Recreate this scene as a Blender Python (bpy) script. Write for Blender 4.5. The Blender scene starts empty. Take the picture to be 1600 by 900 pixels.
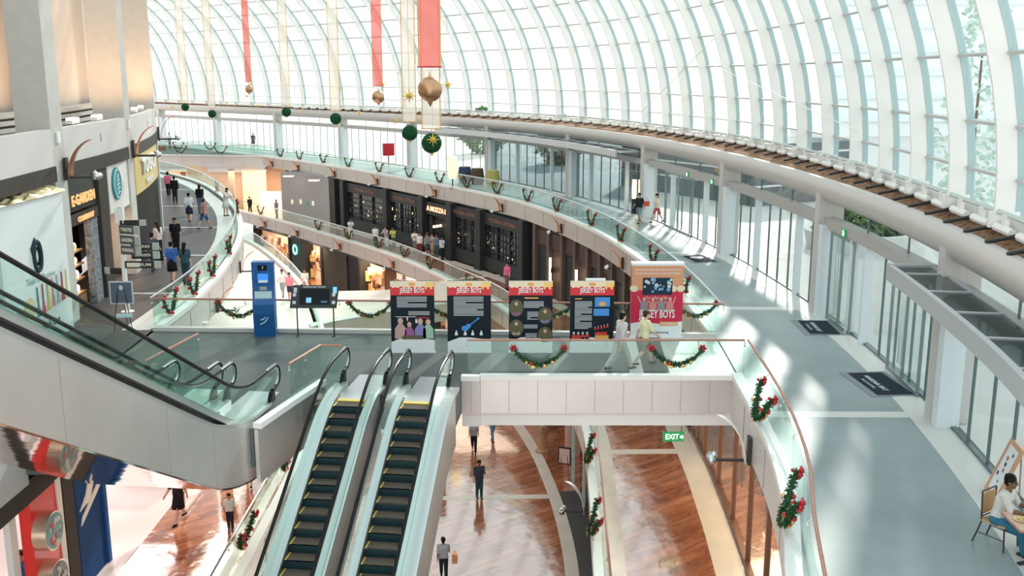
import bpy, bmesh, math, random
from mathutils import Vector, Matrix, Euler
from mathutils.geometry import tessellate_polygon
C = bpy.context.scene
COL = C.collection
R = math.radians
PI = math.pi
random.seed(7)

# ------------------------------------------------------------------ camera, world, sun, exposure
cam_d = bpy.data.cameras.new('camera'); cam = bpy.data.objects.new('camera', cam_d); COL.objects.link(cam)
cam_d.sensor_width = 36; cam_d.lens = 1550/1600*36; cam_d.clip_end = 600
cam.location = (0, 0, 8.0); cam.rotation_euler = (PI/2 - math.atan(332/1550), 0, 0)
C.camera = cam
w = bpy.data.worlds.new('world'); C.world = w; w.use_nodes = True
wn = w.node_tree.nodes; wl = w.node_tree.links
bg = wn['Background']; bg.inputs[1].default_value = 1.5
tc = wn.new('ShaderNodeTexCoord'); sp = wn.new('ShaderNodeSeparateXYZ'); cr = wn.new('ShaderNodeValToRGB')
wl.new(tc.outputs['Generated'], sp.inputs[0]); wl.new(sp.outputs[2], cr.inputs[0]); wl.new(cr.outputs[0], bg.inputs[0])
e = cr.color_ramp.elements
e[0].position = 0.0; e[0].color = (0.97, 0.93, 0.88, 1)
e[1].position = 0.55; e[1].color = (0.76, 0.85, 0.88, 1)
m_ = e.new(0.2); m_.color = (0.95, 0.94, 0.92, 1)
sd = bpy.data.lights.new('sun', 'SUN'); sun = bpy.data.objects.new('sun', sd); COL.objects.link(sun)
sd.energy = 4.5; sd.angle = R(4); sd.color = (1.0, 0.93, 0.84)
SUN_EL = R(27)
sun.rotation_euler = Vector((-0.28*math.cos(SUN_EL), -0.96*math.cos(SUN_EL), -math.sin(SUN_EL))).to_track_quat('-Z', 'Y').to_euler()
sun.location = (20, 60, 60)
C.view_settings.view_transform = 'Standard'; C.view_settings.look = 'None'
C.view_settings.exposure = 0.22; C.view_settings.gamma = 1; C.view_settings.use_curve_mapping = False
try:
    C.cycles.transparent_max_bounces = 32; C.cycles.max_bounces = 8
except Exception: pass

def area(name, loc, sx, sy, energy, col, rot=(0, 0, 0)):
    l = bpy.data.lights.new(name, 'AREA'); l.shape = 'RECTANGLE'; l.size = sx; l.size_y = sy; l.energy = energy; l.color = col
    o = bpy.data.objects.new(name, l); COL.objects.link(o); o.location = loc; o.rotation_euler = rot
    return o
WARM = (1.0, 0.62, 0.36)

# ------------------------------------------------------------------ helpers
def tag(o, label=None, cat=None, group=None, kind=None):
    if label: o['label'] = label
    if cat: o['category'] = cat
    if group: o['group'] = group
    if kind: o['kind'] = kind
    return o
def empty(name, loc=(0, 0, 0), rz=0, label=None, cat=None, group=None, kind=None):
    o = bpy.data.objects.new(name, None); COL.objects.link(o); o.location = loc; o.rotation_euler = (0, 0, rz)
    o.empty_display_size = .2
    return tag(o, label, cat, group, kind)
def copy_tree(o, parent=None):
    c = o.copy(); COL.objects.link(c)
    if parent is not None: c.parent = parent
    for ch in list(o.children): copy_tree(ch, c)
    return c

class MB:
    def __init__(s, M=None): s.v = []; s.f = []; s.m = []; s.mi = 0; s.M = M
    def add(s, vs, fs):
        n = len(s.v)
        if s.M is not None: vs = [s.M @ Vector(p) for p in vs]
        s.v += [tuple(p) for p in vs]
        for f in fs: s.f.append([i+n for i in f]); s.m.append(s.mi)
        return s
    def box(s, x0, x1, y0, y1, z0, z1):
        return s.add([(x, y, z) for z in (z0, z1) for x, y in ((x0, y0), (x1, y0), (x1, y1), (x0, y1))],
                     [(3, 2, 1, 0), (4, 5, 6, 7), (0, 1, 5, 4), (1, 2, 6, 5), (2, 3, 7, 6), (3, 0, 4, 7)])
    def cbox(s, c, d, rz=0):
        M = Matrix.Translation(c) @ Matrix.Rotation(rz, 4, 'Z')
        vs = [M @ Vector((x*d[0]/2, y*d[1]/2, z*d[2]/2)) for z in (-1, 1) for x, y in ((-1, -1), (1, -1), (1, 1), (-1, 1))]
        return s.add(vs, [(3, 2, 1, 0), (4, 5, 6, 7), (0, 1, 5, 4), (1, 2, 6, 5), (2, 3, 7, 6), (3, 0, 4, 7)])
    def bar(s, a, b, wd, ht, up=(0, 0, 1)):
        a = Vector(a); b = Vector(b); t = (b-a).normalized(); u = Vector(up)
        sd_ = t.cross(u)
        if sd_.length < 1e-4: sd_ = t.cross(Vector((1, 0, 0)))
        sd_.normalize(); u = sd_.cross(t).normalized()
        q = [(-1, -1), (1, -1), (1, 1), (-1, 1)]
        vs = [p + sd_*(i*wd/2) + u*(j*ht/2) for p in (a, b) for i, j in q]
        return s.add(vs, [(3, 2, 1, 0), (4, 5, 6, 7), (0, 1, 5, 4), (1, 2, 6, 5), (2, 3, 7, 6), (3, 0, 4, 7)])
    def prism(s, poly, z0, z1):
        n = len(poly); area2 = sum(poly[i][0]*poly[(i+1) % n][1]-poly[(i+1) % n][0]*poly[i][1] for i in range(n))
        if area2 < 0: poly = list(reversed(poly))
        tri = tessellate_polygon([[Vector((p[0], p[1], 0)) for p in poly]])
        vs = [(p[0], p[1], z0) for p in poly]+[(p[0], p[1], z1) for p in poly]
        fs = []
        for t in tri:
            a, b, c = [Vector(poly[i]) for i in t]
            if (b-a).cross(c-a) < 0: t = (t[0], t[2], t[1])
            fs.append(tuple(i+n for i in t)); fs.append(tuple(reversed(t)))
        for i in range(n): j = (i+1) % n; fs.append((i, j, j+n, i+n))
        return s.add(vs, fs)
    def sweep(s, pts, prof, closed=True, caps=True):
        # pts: [(x,y,nx,ny)], prof: [(offset along n, z)]
        m = len(prof); vs = []; fs = []
        for (x, y, nx, ny) in pts:
            for (o, z) in prof: vs.append((x+nx*o, y+ny*o, z))
        for i in range(len(pts)-1):
            for j in range(m if closed else m-1):
                k = (j+1) % m
                fs.append((i*m+j, i*m+k, (i+1)*m+k, (i+1)*m+j))
        if closed and caps: fs.append(tuple(range(m-1, -1, -1))); fs.append(tuple((len(pts)-1)*m+j for j in range(m)))
        return s.add(vs, fs)
    def tube(s, pts, r, n=8, caps=True, closed=False):
        pts = [Vector(p) for p in pts]; N = len(pts); rs = r if isinstance(r, (list, tuple)) else [r]*N
        vs = []; fs = []; up = Vector((0, 0, 1))
        prev = None
        for i, p in enumerate(pts):
            if closed: t = (pts[(i+1) % N]-pts[i-1])
            else: t = pts[min(i+1, N-1)]-pts[max(i-1, 0)]
            t.normalize()
            if prev is None:
                a = t.cross(up)
                if a.length < 1e-3: a = t.cross(Vector((1, 0, 0)))
            else: a = prev - t*prev.dot(t)
            a.normalize(); prev = a; b = t.cross(a)
            for k in range(n):
                th = 2*PI*k/n; vs.append(p+(a*math.cos(th)+b*math.sin(th))*rs[i])
        L = N if closed else N-1
        for i in range(L):
            i2 = (i+1) % N
            for k in range(n):
                k2 = (k+1) % n; fs.append((i*n+k, i*n+k2, i2*n+k2, i2*n+k))
        if caps and not closed:
            fs.append(tuple(range(n-1, -1, -1))); fs.append(tuple((N-1)*n+k for k in range(n)))
        return s.add(vs, fs)
    def sphere(s, c, r, nu=12, nv=8, sc=(1, 1, 1)):
        vs = [(c[0], c[1], c[2]+r*sc[2])]; fs = []
        for j in range(1, nv):
            ph = PI*j/nv
            for i in range(nu):
                th = 2*PI*i/nu
                vs.append((c[0]+r*sc[0]*math.sin(ph)*math.cos(th), c[1]+r*sc[1]*math.sin(ph)*math.sin(th), c[2]+r*sc[2]*math.cos(ph)))
        vs.append((c[0], c[1], c[2]-r*sc[2])); L = len(vs)-1
        for i in range(nu): fs.append((0, 1+i, 1+(i+1) % nu)); fs.append((L, L-nu+(i+1) % nu, L-nu+i))
        for j in range(nv-2):
            for i in range(nu):
                a = 1+j*nu+i; b = 1+j*nu+(i+1) % nu; fs.append((a, a+nu, b+nu, b))
        return s.add(vs, fs)
    def lathe(s, prof, c=(0, 0, 0), n=16):
        m = len(prof); vs = []; fs = []
        for k in range(n):
            th = 2*PI*k/n
            for (r, z) in prof: vs.append((c[0]+r*math.cos(th), c[1]+r*math.sin(th), c[2]+z))
        for k in range(n):
            k2 = (k+1) % n
            for j in range(m-1): fs.append((k*m+j, k2*m+j, k2*m+j+1, k*m+j+1))
        return s.add(vs, fs)
    def mesh(s, name, mats, smooth=False):
        me = bpy.data.meshes.new(name); me.from_pydata(s.v, [], s.f)
        if not isinstance(mats, (list, tuple)): mats = [mats]
        for mm in mats: me.materials.append(mm)
        for p, mi in zip(me.polygons, s.m): p.material_index = mi
        if smooth: me.polygons.foreach_set('use_smooth', [True]*len(me.polygons))
        me.update(); return me
    def build(s, name, mats, parent=None, smooth=False, loc=None, rz=0):
        o = bpy.data.objects.new(name, s.mesh(name, mats, smooth)); COL.objects.link(o)
        if parent is not None: o.parent = parent
        if loc is not None: o.location = loc
        o.rotation_euler[2] = rz
        if smooth:
            try:
                md = None
                o.data.set_sharp_from_angle(angle=R(40))
            except Exception: pass
        return o
def S(o, label=None): return tag(o, label, None, None, 'structure')

_fc = {}
def text_mesh(txt, size, depth=.004, bold=False, width=None):
    key = (txt, size, depth, bold, width)
    if key in _fc: return _fc[key]
    cu = bpy.data.curves.new('lettering', 'FONT'); cu.body = txt; cu.size = size; cu.extrude = depth/2
    cu.align_x = 'CENTER'; cu.align_y = 'CENTER'; cu.resolution_u = 2
    if bold: cu.offset = size*.02
    o = bpy.data.objects.new('lettering', cu); COL.objects.link(o)
    bpy.context.view_layer.update()
    dg = bpy.context.evaluated_depsgraph_get()
    me = bpy.data.meshes.new_from_object(o.evaluated_get(dg))
    bpy.data.objects.remove(o, do_unlink=True)
    if width and len(me.vertices):
        xs = [v.co.x for v in me.vertices]; k = width/max(1e-4, max(xs)-min(xs)); c0 = (max(xs)+min(xs))/2
        for v in me.vertices: v.co.x = (v.co.x-c0)*k
    _fc[key] = me
    return me
def text(name, txt, size, m, parent, loc, rot=(PI/2, 0, 0), depth=.006, bold=False, width=None):
    me = text_mesh(txt, size, depth, bold, width).copy()
    me.materials.clear(); me.materials.append(m)
    o = bpy.data.objects.new(name, me); COL.objects.link(o); o.parent = parent; o.location = loc; o.rotation_euler = rot
    return o

class Curve:
    def __init__(s, pts, ds=.5):
        P = [Vector(p) for p in pts]; P = [P[0]*2-P[1]]+P+[P[-1]*2-P[-2]]
        q = []
        for i in range(1, len(P)-2):
            for k in range(24):
                t = k/24; a, b, c, d = P[i-1], P[i], P[i+1], P[i+2]
                q.append(.5*((2*b)+(c-a)*t+(2*a-5*b+4*c-d)*t*t+(3*b-a-3*c+d)*t**3))
        q.append(P[-2]); s.q = q; s.s = [0]
        for i in range(1, len(q)): s.s.append(s.s[-1]+(q[i]-q[i-1]).length)
        s.L = s.s[-1]
    def at(s, t):
        t = max(0, min(s.L, t)); lo, hi = 0, len(s.s)-1
        while hi-lo > 1:
            m = (lo+hi)//2
            if s.s[m] <= t: lo = m
            else: hi = m
        k = (t-s.s[lo])/max(1e-9, s.s[hi]-s.s[lo]); p = s.q[lo].lerp(s.q[hi], k)
        a = s.q[max(0, lo-3)]; b = s.q[min(len(s.q)-1, hi+3)]; tt = (b-a).normalized()
        return p, tt, Vector((-tt.y, tt.x))
    def S(s, x, y):
        return min(range(len(s.q)), key=lambda i: (s.q[i]-Vector((x, y))).length) and s.s[min(range(len(s.q)), key=lambda i: (s.q[i]-Vector((x, y))).length)]
    def pts(s, a=0, b=None, ds=1.0, off=0):
        b = s.L if b is None else b; n = max(1, int(round((b-a)/ds))); r = []
        for i in range(n+1):
            p, t, nn = s.at(a+(b-a)*i/n); r.append((p.x+nn.x*off, p.y+nn.y*off, nn.x, nn.y))
        return r
    def line(s, a=0, b=None, ds=1.0, off=0): return [(x, y) for x, y, _, _ in s.pts(a, b, ds, off)]

# ------------------------------------------------------------------ materials
MATS = {}
def mat(name, col, rough=.5, metal=0, spec=None, emit=0, ecol=None, noise=None, bump=None, coat=0):
    if name in MATS: return MATS[name]
    if spec is None: spec = .12 if max(col) < .14 and metal == 0 else .4
    m = bpy.data.materials.new(name); m.use_nodes = True; n = m.node_tree.nodes; l = m.node_tree.links
    b = n['Principled BSDF']; b.inputs['Base Color'].default_value = (*col, 1); b.inputs['Roughness'].default_value = rough
    b.inputs['Metallic'].default_value = metal; b.inputs['Specular IOR Level'].default_value = spec
    if coat: b.inputs['Coat Weight'].default_value = coat; b.inputs['Coat Roughness'].default_value = .05
    if emit: b.inputs['Emission Color'].default_value = (*(ecol or col), 1); b.inputs['Emission Strength'].default_value = emit
    g = None
    if noise or bump:
        g = n.new('ShaderNodeNewGeometry')
    if noise:      # (scale, amount) or (scale, amount, (sx,sy,sz))
        mp = n.new('ShaderNodeMapping'); l.new(g.outputs['Position'], mp.inputs[0])
        if len(noise) > 2: mp.inputs['Scale'].default_value = noise[2]
        nt = n.new('ShaderNodeTexNoise'); nt.inputs['Scale'].default_value = noise[0]; nt.inputs['Detail'].default_value = 5; l.new(mp.outputs[0], nt.inputs[0])
        r = n.new('ShaderNodeValToRGB'); a = noise[1]
        r.color_ramp.elements[0].position = .3; r.color_ramp.elements[1].position = .7
        r.color_ramp.elements[0].color = (*[c*(1-a) for c in col], 1); r.color_ramp.elements[1].color = (*[min(1, c*(1+a)) for c in col], 1)
        l.new(nt.outputs[0], r.inputs[0]); l.new(r.outputs[0], b.inputs['Base Color'])
    if bump:       # (scale, strength)
        nt = n.new('ShaderNodeTexNoise'); nt.inputs['Scale'].default_value = bump[0]; l.new(g.outputs['Position'], nt.inputs[0])
        bp = n.new('ShaderNodeBump'); bp.inputs['Strength'].default_value = bump[1]; bp.inputs['Distance'].default_value = .05
        l.new(nt.outputs[0], bp.inputs['Height']); l.new(bp.outputs[0], b.inputs['Normal'])
    MATS[name] = m; return m
def glassm(name, tint, gloss=.08, grough=.02, gcol=(1, 1, 1)):
    m = bpy.data.materials.new(name); m.use_nodes = True; n = m.node_tree.nodes; l = m.node_tree.links
    for x in list(n): n.remove(x)
    o = n.new('ShaderNodeOutputMaterial'); t = n.new('ShaderNodeBsdfTransparent'); g = n.new('ShaderNodeBsdfGlossy'); mx = n.new('ShaderNodeMixShader')
    t.inputs[0].default_value = (*tint, 1); g.inputs['Color'].default_value = (*gcol, 1); g.inputs['Roughness'].default_value = grough
    lw = n.new('ShaderNodeLayerWeight'); lw.inputs['Blend'].default_value = .5
    pw = n.new('ShaderNodeMath'); pw.operation = 'POWER'; pw.inputs[1].default_value = 4
    mu = n.new('ShaderNodeMath'); mu.operation = 'MULTIPLY_ADD'; mu.inputs[1].default_value = gloss*5; mu.inputs[2].default_value = gloss*.6; mu.use_clamp = True
    l.new(lw.outputs['Facing'], pw.inputs[0]); l.new(pw.outputs[0], mu.inputs[0]); l.new(mu.outputs[0], mx.inputs[0])
    l.new(t.outputs[0], mx.inputs[1]); l.new(g.outputs[0], mx.inputs[2]); l.new(mx.outputs[0], o.inputs[0])
    MATS[name] = m; return m
def trans(name, col, alpha, rough=.6):
    m = bpy.data.materials.new(name); m.use_nodes = True; b = m.node_tree.nodes['Principled BSDF']
    b.inputs['Base Color'].default_value = (*col, 1); b.inputs['Alpha'].default_value = alpha; b.inputs['Roughness'].default_value = rough
    MATS[name] = m; return m
def marble(name, c0, c1, c2, ang, rough=.13):
    m = bpy.data.materials.new(name); m.use_nodes = True; n = m.node_tree.nodes; l = m.node_tree.links
    b = n['Principled BSDF']; g = n.new('ShaderNodeNewGeometry'); mp = n.new('ShaderNodeMapping'); l.new(g.outputs['Position'], mp.inputs[0])
    mp.vector_type = 'TEXTURE'
    mp.inputs['Rotation'].default_value = (0, 0, R(ang)); mp.inputs['Scale'].default_value = (3.2, .42, 1)
    nt = n.new('ShaderNodeTexNoise'); nt.inputs['Scale'].default_value = 1.3; nt.inputs['Detail'].default_value = 8; nt.inputs['Roughness'].default_value = .62; nt.inputs['Distortion'].default_value = .6
    l.new(mp.outputs[0], nt.inputs[0]); r = n.new('ShaderNodeValToRGB'); l.new(nt.outputs[0], r.inputs[0])
    r.color_ramp.elements[0].position = .3; r.color_ramp.elements[0].color = (*c0, 1)
    r.color_ramp.elements[1].position = .72; r.color_ramp.elements[1].color = (*c2, 1); q = r.color_ramp.elements.new(.5); q.color = (*c1, 1)
    br = n.new('ShaderNodeTexBrick'); mp2 = n.new('ShaderNodeMapping'); l.new(g.outputs['Position'], mp2.inputs[0]); mp2.inputs['Rotation'].default_value = (0, 0, R(-ang))
    l.new(mp2.outputs[0], br.inputs[0]); br.inputs['Scale'].default_value = 1.0; br.inputs['Brick Width'].default_value = 2.4; br.inputs['Row Height'].default_value = .6
    br.inputs['Mortar Size'].default_value = .006; br.inputs['Color1'].default_value = (.78, .78, .78, 1); br.inputs['Color2'].default_value = (1, 1, 1, 1); br.inputs['Mortar'].default_value = (.6, .6, .6, 1)
    mx = n.new('ShaderNodeMix'); mx.data_type = 'RGBA'; mx.blend_type = 'MULTIPLY'; mx.inputs[0].default_value = 1
    l.new(r.outputs[0], mx.inputs[6]); l.new(br.outputs[0], mx.inputs[7]); l.new(mx.outputs[2], b.inputs['Base Color'])
    b.inputs['Roughness'].default_value = rough; b.inputs['IOR'].default_value = 2.6; b.inputs['Coat Weight'].default_value = 1.0; b.inputs['Coat IOR'].default_value = 1.9; b.inputs['Coat Roughness'].default_value = .06
    n2 = n.new('ShaderNodeTexNoise'); n2.inputs['Scale'].default_value = 1.6; n2.inputs['Detail'].default_value = 2; l.new(g.outputs['Position'], n2.inputs[0])
    bp = n.new('ShaderNodeBump'); bp.inputs['Strength'].default_value = .5; bp.inputs['Distance'].default_value = .05; l.new(n2.outputs[0], bp.inputs['Height']); l.new(bp.outputs[0], b.inputs['Normal'])
    MATS[name] = m; return m

M_white = mat('white_paint', (.82, .82, .80), .45)
M_rib = mat('white_rib_paint', (.90, .89, .86), .4)
M_teal = mat('teal_mullion', (.42, .55, .56), .4, .2)
M_purl = mat('purlin_grey', (.55, .57, .55), .45, .1)
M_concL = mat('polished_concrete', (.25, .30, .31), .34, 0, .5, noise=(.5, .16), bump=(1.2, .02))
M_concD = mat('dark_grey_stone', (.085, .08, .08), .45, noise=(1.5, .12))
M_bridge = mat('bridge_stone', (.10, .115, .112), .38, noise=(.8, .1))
M_cream = mat('cream_stone', (.72, .62, .53), .22, noise=(1.2, .06))
M_pale = mat('pale_stone', (.60, .60, .57), .35)
M_fascia = mat('fascia_panel', (.50, .455, .42), .38, .25)
M_silver = mat('brushed_steel', (.66, .64, .63), .38, .7, noise=(.6, .06), bump=(.5, .04))
M_mirror = mat('polished_steel', (.80, .72, .68), .06, 1.0, bump=(.9, .14))
M_steel = mat('steel', (.62, .63, .64), .25, .9)
M_rail = mat('wood_handrail', (.42, .20, .14), .35, noise=(8, .15))
M_black = mat('black_rubber', (.012, .013, .014), .35)
M_dark = mat('dark_metal', (.045, .045, .048), .4, .4)
M_brown = mat('brown_panel', (.09, .055, .045), .4)
M_orange = marble('orange_marble', (.26, .075, .035), (.52, .17, .08), (.76, .34, .17), 40)
M_glass = glassm('balustrade_glass', (.87, .955, .925), .05)
M_win = glassm('window_glass', (.95, .98, .97), .04)
M_roofg = glassm('roof_glass', (.90, .965, .97), .03)
M_colL = mat('grey_render', (.52, .51, .48), .7, noise=(3, .04))
M_beige = mat('beige_render', (.50, .43, .37), .7)
M_copper = mat('copper', (.72, .27, .12), .3, .7)
M_green = mat('pine_green', (.035, .10, .045), .7, noise=(20, .4))
M_ball = mat('topiary_green', (.012, .075, .03), .8, noise=(30, .5))
M_red = mat('red_gloss', (.50, .015, .03), .3)
M_gold = mat('gold', (.80, .50, .18), .3, .8)
M_bauble = mat('champagne_gold', (.50, .30, .17), .3, .85)
M_star = mat('star_gold', (.80, .60, .12), .35, .6)
M_ribR = trans('red_ribbon_gauze', (.95, .20, .17), .60)
M_ribW = trans('white_ribbon_gauze', (.92, .88, .80), .55)
M_edge = mat('gold_ribbon_edge', (.72, .48, .24), .4, .4)
M_glow = mat('lamp_glow', (1, .85, .65), .5, emit=6, ecol=(1, .8, .55))
M_gloww = mat('white_lamp_glow', (1, .97, .9), .5, emit=4, ecol=(1, .95, .88))
M_mulch = mat('mulch', (.30, .17, .10), .9, noise=(7, .6), bump=(12, .6))
# ------------------------------------------------------------------ plan curves (metres, camera at 0,0,8)
IR = Curve([(3.6, 9), (4.2, 12), (4.83, 14.9), (5.35, 16.9), (5.75, 19.2), (6.02, 21.6), (6.28, 25.7), (6.5, 30.2), (6.45, 35.7), (6.0, 42), (4.95, 49.4), (3.6, 55),
            (2.0, 60.2), (0, 65), (-3.6, 71.2), (-7.4, 77), (-12.1, 84), (-17.9, 92), (-24.8, 100.4), (-33, 109)])
WA = Curve([(7.3, 6), (8.3, 11), (9.4, 16), (10.3, 22.4), (10.7, 28), (10.75, 33.4), (10.5, 39), (9.9, 45.1), (7.8, 56.7), (4.1, 67.6), (-1.2, 78), (-7.6, 87),
            (-16, 97.5), (-26, 108), (-38, 119), (-52, 131)])
RF = Curve([(8.6, 9), (9.7, 14), (10.4, 17.8), (10.95, 21.3), (11.6, 27.6), (12.0, 33), (12.05, 39), (11.7, 46.6), (10.7, 53), (8.7, 62), (5.7, 70.5), (1.6, 77.7),
            (-5.1, 87), (-13.6, 96), (-26, 108), (-37.5, 119), (-52, 133)])
IL = Curve([(-11.55, 30.9), (-11.7, 35.1), (-12.4, 41.2), (-14, 49.7), (-16.9, 59.5), (-21.1, 69.5), (-24.5, 76), (-28.8, 82.3), (-35, 90)])
LW = Curve([(-12.6, 8), (-13.0, 16), (-13.7, 24), (-14.45, 31.6), (-15.55, 40.6), (-18.3, 51.6), (-22.6, 62.5), (-28, 73), (-35, 83), (-43, 92)])
BR = Curve([(1.9, 14), (2.3, 20), (2.55, 24.5), (2.86, 30.5), (3.03, 35.6), (2.6, 42), (1.5, 49), (-.7, 57), (-4.2, 64.3), (-6.3, 68.7), (-9.2, 73.9), (-13.2, 79.8), (-19.7, 89), (-26, 97), (-32, 104)])
WR = Curve([(5.6, 14), (6.0, 20), (6.35, 24.5), (6.6, 28.5), (6.75, 34), (6.5, 42), (5.2, 49.5), (3.1, 57), (0, 64), (-4.9, 72.3), (-9.2, 79), (-12.2, 83.4), (-16.4, 89.4), (-24, 99)])
BL = Curve([(-7.3, 12), (-7.55, 24), (-7.75, 34), (-8.6, 43), (-10.6, 52), (-13.3, 61), (-17.4, 71), (-22, 80), (-29, 89)])

# ------------------------------------------------------------------ exterior
mb = MB(); g = [(p[0], p[1]) for p in WA.line(ds=4, off=-.2)]
mb.prism(g+[(-40, 300), (140, 300), (140, -20), (7.5, -20)], -.3, -.02)
S(mb.build('ground_outside', mat('pale_paving', (.62, .61, .59), .6, noise=(.4, .05))))
M_ext = mat('pale_exterior_wall', (.74, .74, .73), .7); M_extd = mat('dark_exterior_wall', (.12, .14, .15), .6)
mb = MB(); mb.cbox((15.5, 70, 1.9), (9, 14, 3.8), R(30)); mb.mi = 1
for k in range(3): mb.cbox((15.5, 70, 1.2+k*1.0), (9.06, 14.06, .12), R(30))
S(mb.build('pavilion_outside', [M_extd, M_ext]))
mb = MB(); mb.box(41.5, 74, 134, 150, 0, 90); mb.mi = 1
for k in range(30): mb.box(41.3, 74.2, 133.6, 134, 2+k*3, 3.0+k*3)
S(mb.build('tower_outside', [mat('tower_white', (.88, .90, .90), .6), mat('tower_band', (.80, .86, .88), .5)]))
def bush(name, loc, r, h, n, label, cat='plant', seed=1, mt=None):
    rd = random.Random(seed); mb = MB()
    for i in range(n):
        a = rd.uniform(0, 2*PI); q = rd.uniform(.2, 1)**.5; z = rd.uniform(0, 1)
        rr = r*math.sin(PI*min(1, .15+.8*z))*q
        p = Vector((rr*math.cos(a), rr*math.sin(a), h*z)); d = Vector((rd.uniform(-1, 1), rd.uniform(-1, 1), rd.uniform(-.2, 1))).normalized(); L = r*.22
        s_ = d.cross(Vector((rd.uniform(-1, 1), rd.uniform(-1, 1), .3))).normalized()*L*.35
        mb.add([p, p+d*L*.5+s_, p+d*L, p+d*L*.5-s_], [(0, 1, 2, 3)])
    o = empty(name, loc, 0, label, cat); mb.build('foliage', mt or mat('leaf_green', (.10, .22, .08), .6, noise=(3, .5)), o)
    m2 = MB(); m2.tube([(0, 0, -.05), (0, 0, h*.7)], [r*.06, r*.03]); m2.build('trunk', mat('bark', (.2, .13, .08), .8), o)
    return o
pl = MB(); pl.lathe([(2.2, 0), (2.4, 0), (2.6, .9), (2.3, .9), (2.25, .7), (2.2, .7)], n=32)
o = empty('round_planter', (16.5, 46.5, -.02), 0, 'white round planter wall outside the right glazing', 'planter'); pl.build('planter_wall', M_ext, o, True)
bush('planter_shrub', (16.5, 46.5, .0), 1.9, 2.6, 900, 'green shrub in the white round planter outside the glass', seed=3)
bush('tree', (4.5, 92, 0), 2.4, 4.2, 900, 'green tree seen through the far glazing above the red box', 'tree', seed=5)
bush('tree', (-3, 105, 0), 2.6, 4.5, 900, 'pale green tree outside behind the hanging green balls', 'tree', seed=6)
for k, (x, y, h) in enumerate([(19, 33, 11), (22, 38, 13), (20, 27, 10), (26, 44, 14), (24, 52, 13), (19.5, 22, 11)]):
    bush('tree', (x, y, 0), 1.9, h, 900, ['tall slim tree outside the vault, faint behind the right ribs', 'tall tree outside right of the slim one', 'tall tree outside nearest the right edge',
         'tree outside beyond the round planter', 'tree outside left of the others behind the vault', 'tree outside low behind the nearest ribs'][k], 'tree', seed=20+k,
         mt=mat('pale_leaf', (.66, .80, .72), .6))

# ------------------------------------------------------------------ floors, level by level
# ground level L1 (z 0)
sA = IR.S(6.28, 25.7)
poly = IR.line(0, IR.L, 1.0, .12) + list(reversed(WA.line(0, WA.L, 1.5)))
mb = MB(); mb.prism(poly, -.95, 0)
def cross_strip(mb, c1, c2, s1, s2, w, z, t=.003):
    p, _, _ = c1.at(s1); q, _, _ = c2.at(s2); d = (q-p).normalized(); n = Vector((-d.y, d.x))*w/2
    mb.prism([tuple(p-n), tuple(q-n), tuple(q+n), tuple(p+n)], z, z+t)
mb.mi = 1
for y in (22.9, 33.9, 45.2, 56.7):
    s1 = min(range(200), key=lambda i: abs(IR.at(IR.L*i/200)[0].y-y))*IR.L/200; s2 = min(range(200), key=lambda i: abs(WA.at(WA.L*i/200)[0].y-y))*WA.L/200
    cross_strip(mb, IR, WA, s1, s2, .42, 0)
mb.sweep(WA.pts(0, WA.L, 1.5, .55), [(-.5, .0), (.25, .0), (.25, .007), (-.5, .007)])
S(mb.build('floor', [M_concL, M_pale]))
# bridge deck and the left gallery
mb = MB(); mb.mi = 0
br = [(6.14, 25.7), (-1.35, 25.75), (-1.5, 24.1), (-4.75, 24.5), (-5.1, 25.2), (-5.62, 23.3), (-6.0, 21.8), (-9.4, 21.5), (-11.3, 21.3), (-11.55, 30.9), (6.36, 30.1)]
mb.prism(br, -.95, 0)
mb.mi = 1
mb.prism([(6.1, 25.75), (6.36, 30.05), (4.6, 30.1), (4.3, 25.75)], 0, .004)
mb.prism([(3.6, 25.75), (3.85, 30.1), (3.5, 30.1), (3.2, 25.75)], 0, .004)
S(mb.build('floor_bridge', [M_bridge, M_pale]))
mb = MB()
left = [(-11.3, 8)]+[(-11.3, 21.3)]+IL.line(0, IL.L, 1.0, -.1)+list(reversed(LW.line(0, LW.L, 2, 2.2)))
mb.prism(left, -.95, 0); mb.mi = 1
for y in (36.5, 44.5, 53, 62, 71):
    s1 = min(range(200), key=lambda i: abs(IL.at(IL.L*i/200)[0].y-y))*IL.L/200; s2 = min(range(200), key=lambda i: abs(LW.at(LW.L*i/200)[0].y-y))*LW.L/200
    cross_strip(mb, IL, LW, s1, s2, .2, 0)
mb.sweep(IL.pts(0, IL.L, 1, .55), [(-.45, 0), (.45, 0), (.45, .007), (-.45, .007)])
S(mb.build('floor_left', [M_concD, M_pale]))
# far bridge
fb = [(-24.9, 100.3), (-43, 102.5), (-43, 110), (-30.5, 106.3)]
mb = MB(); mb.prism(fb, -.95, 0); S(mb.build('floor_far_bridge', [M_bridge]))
# basement one (z -5.2)
def lvl_floor(name, poly, z, t, mats, strips, border=None):
    mb = MB(); mb.prism(poly, z-t, z); mb.mi = 1
    for st in strips: mb.prism(st, z, z+.004)
    if border:
        for (crv, a, b, o0, o1) in border: mb.sweep(crv.pts(a, b, 1), [(o0, z), (o1, z), (o1, z+.005), (o0, z+.005)])
    return S(mb.build(name, mats))
poly = BR.line(0, BR.L, 1.2, .1)+[(-40, 118), (20, 118), (14, 60), (13, 14)]
lvl_floor('floor_basement_right', poly, -5.2, .95, [M_orange, M_cream], [[(2.8, 33.3), (6.2, 33.4), (6.2, 33.85), (2.8, 33.75)], [(2.9, 41), (5.9, 42), (5.9, 42.4), (2.9, 41.4)], [(-3.4, 64.4), (-.4, 65.8), (-.7, 66.2), (-3.6, 64.8)]],
          [(WR, 0, WR.L, 0.05, .85), (BR, 0, BR.L, -.55, -.1)])
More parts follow.
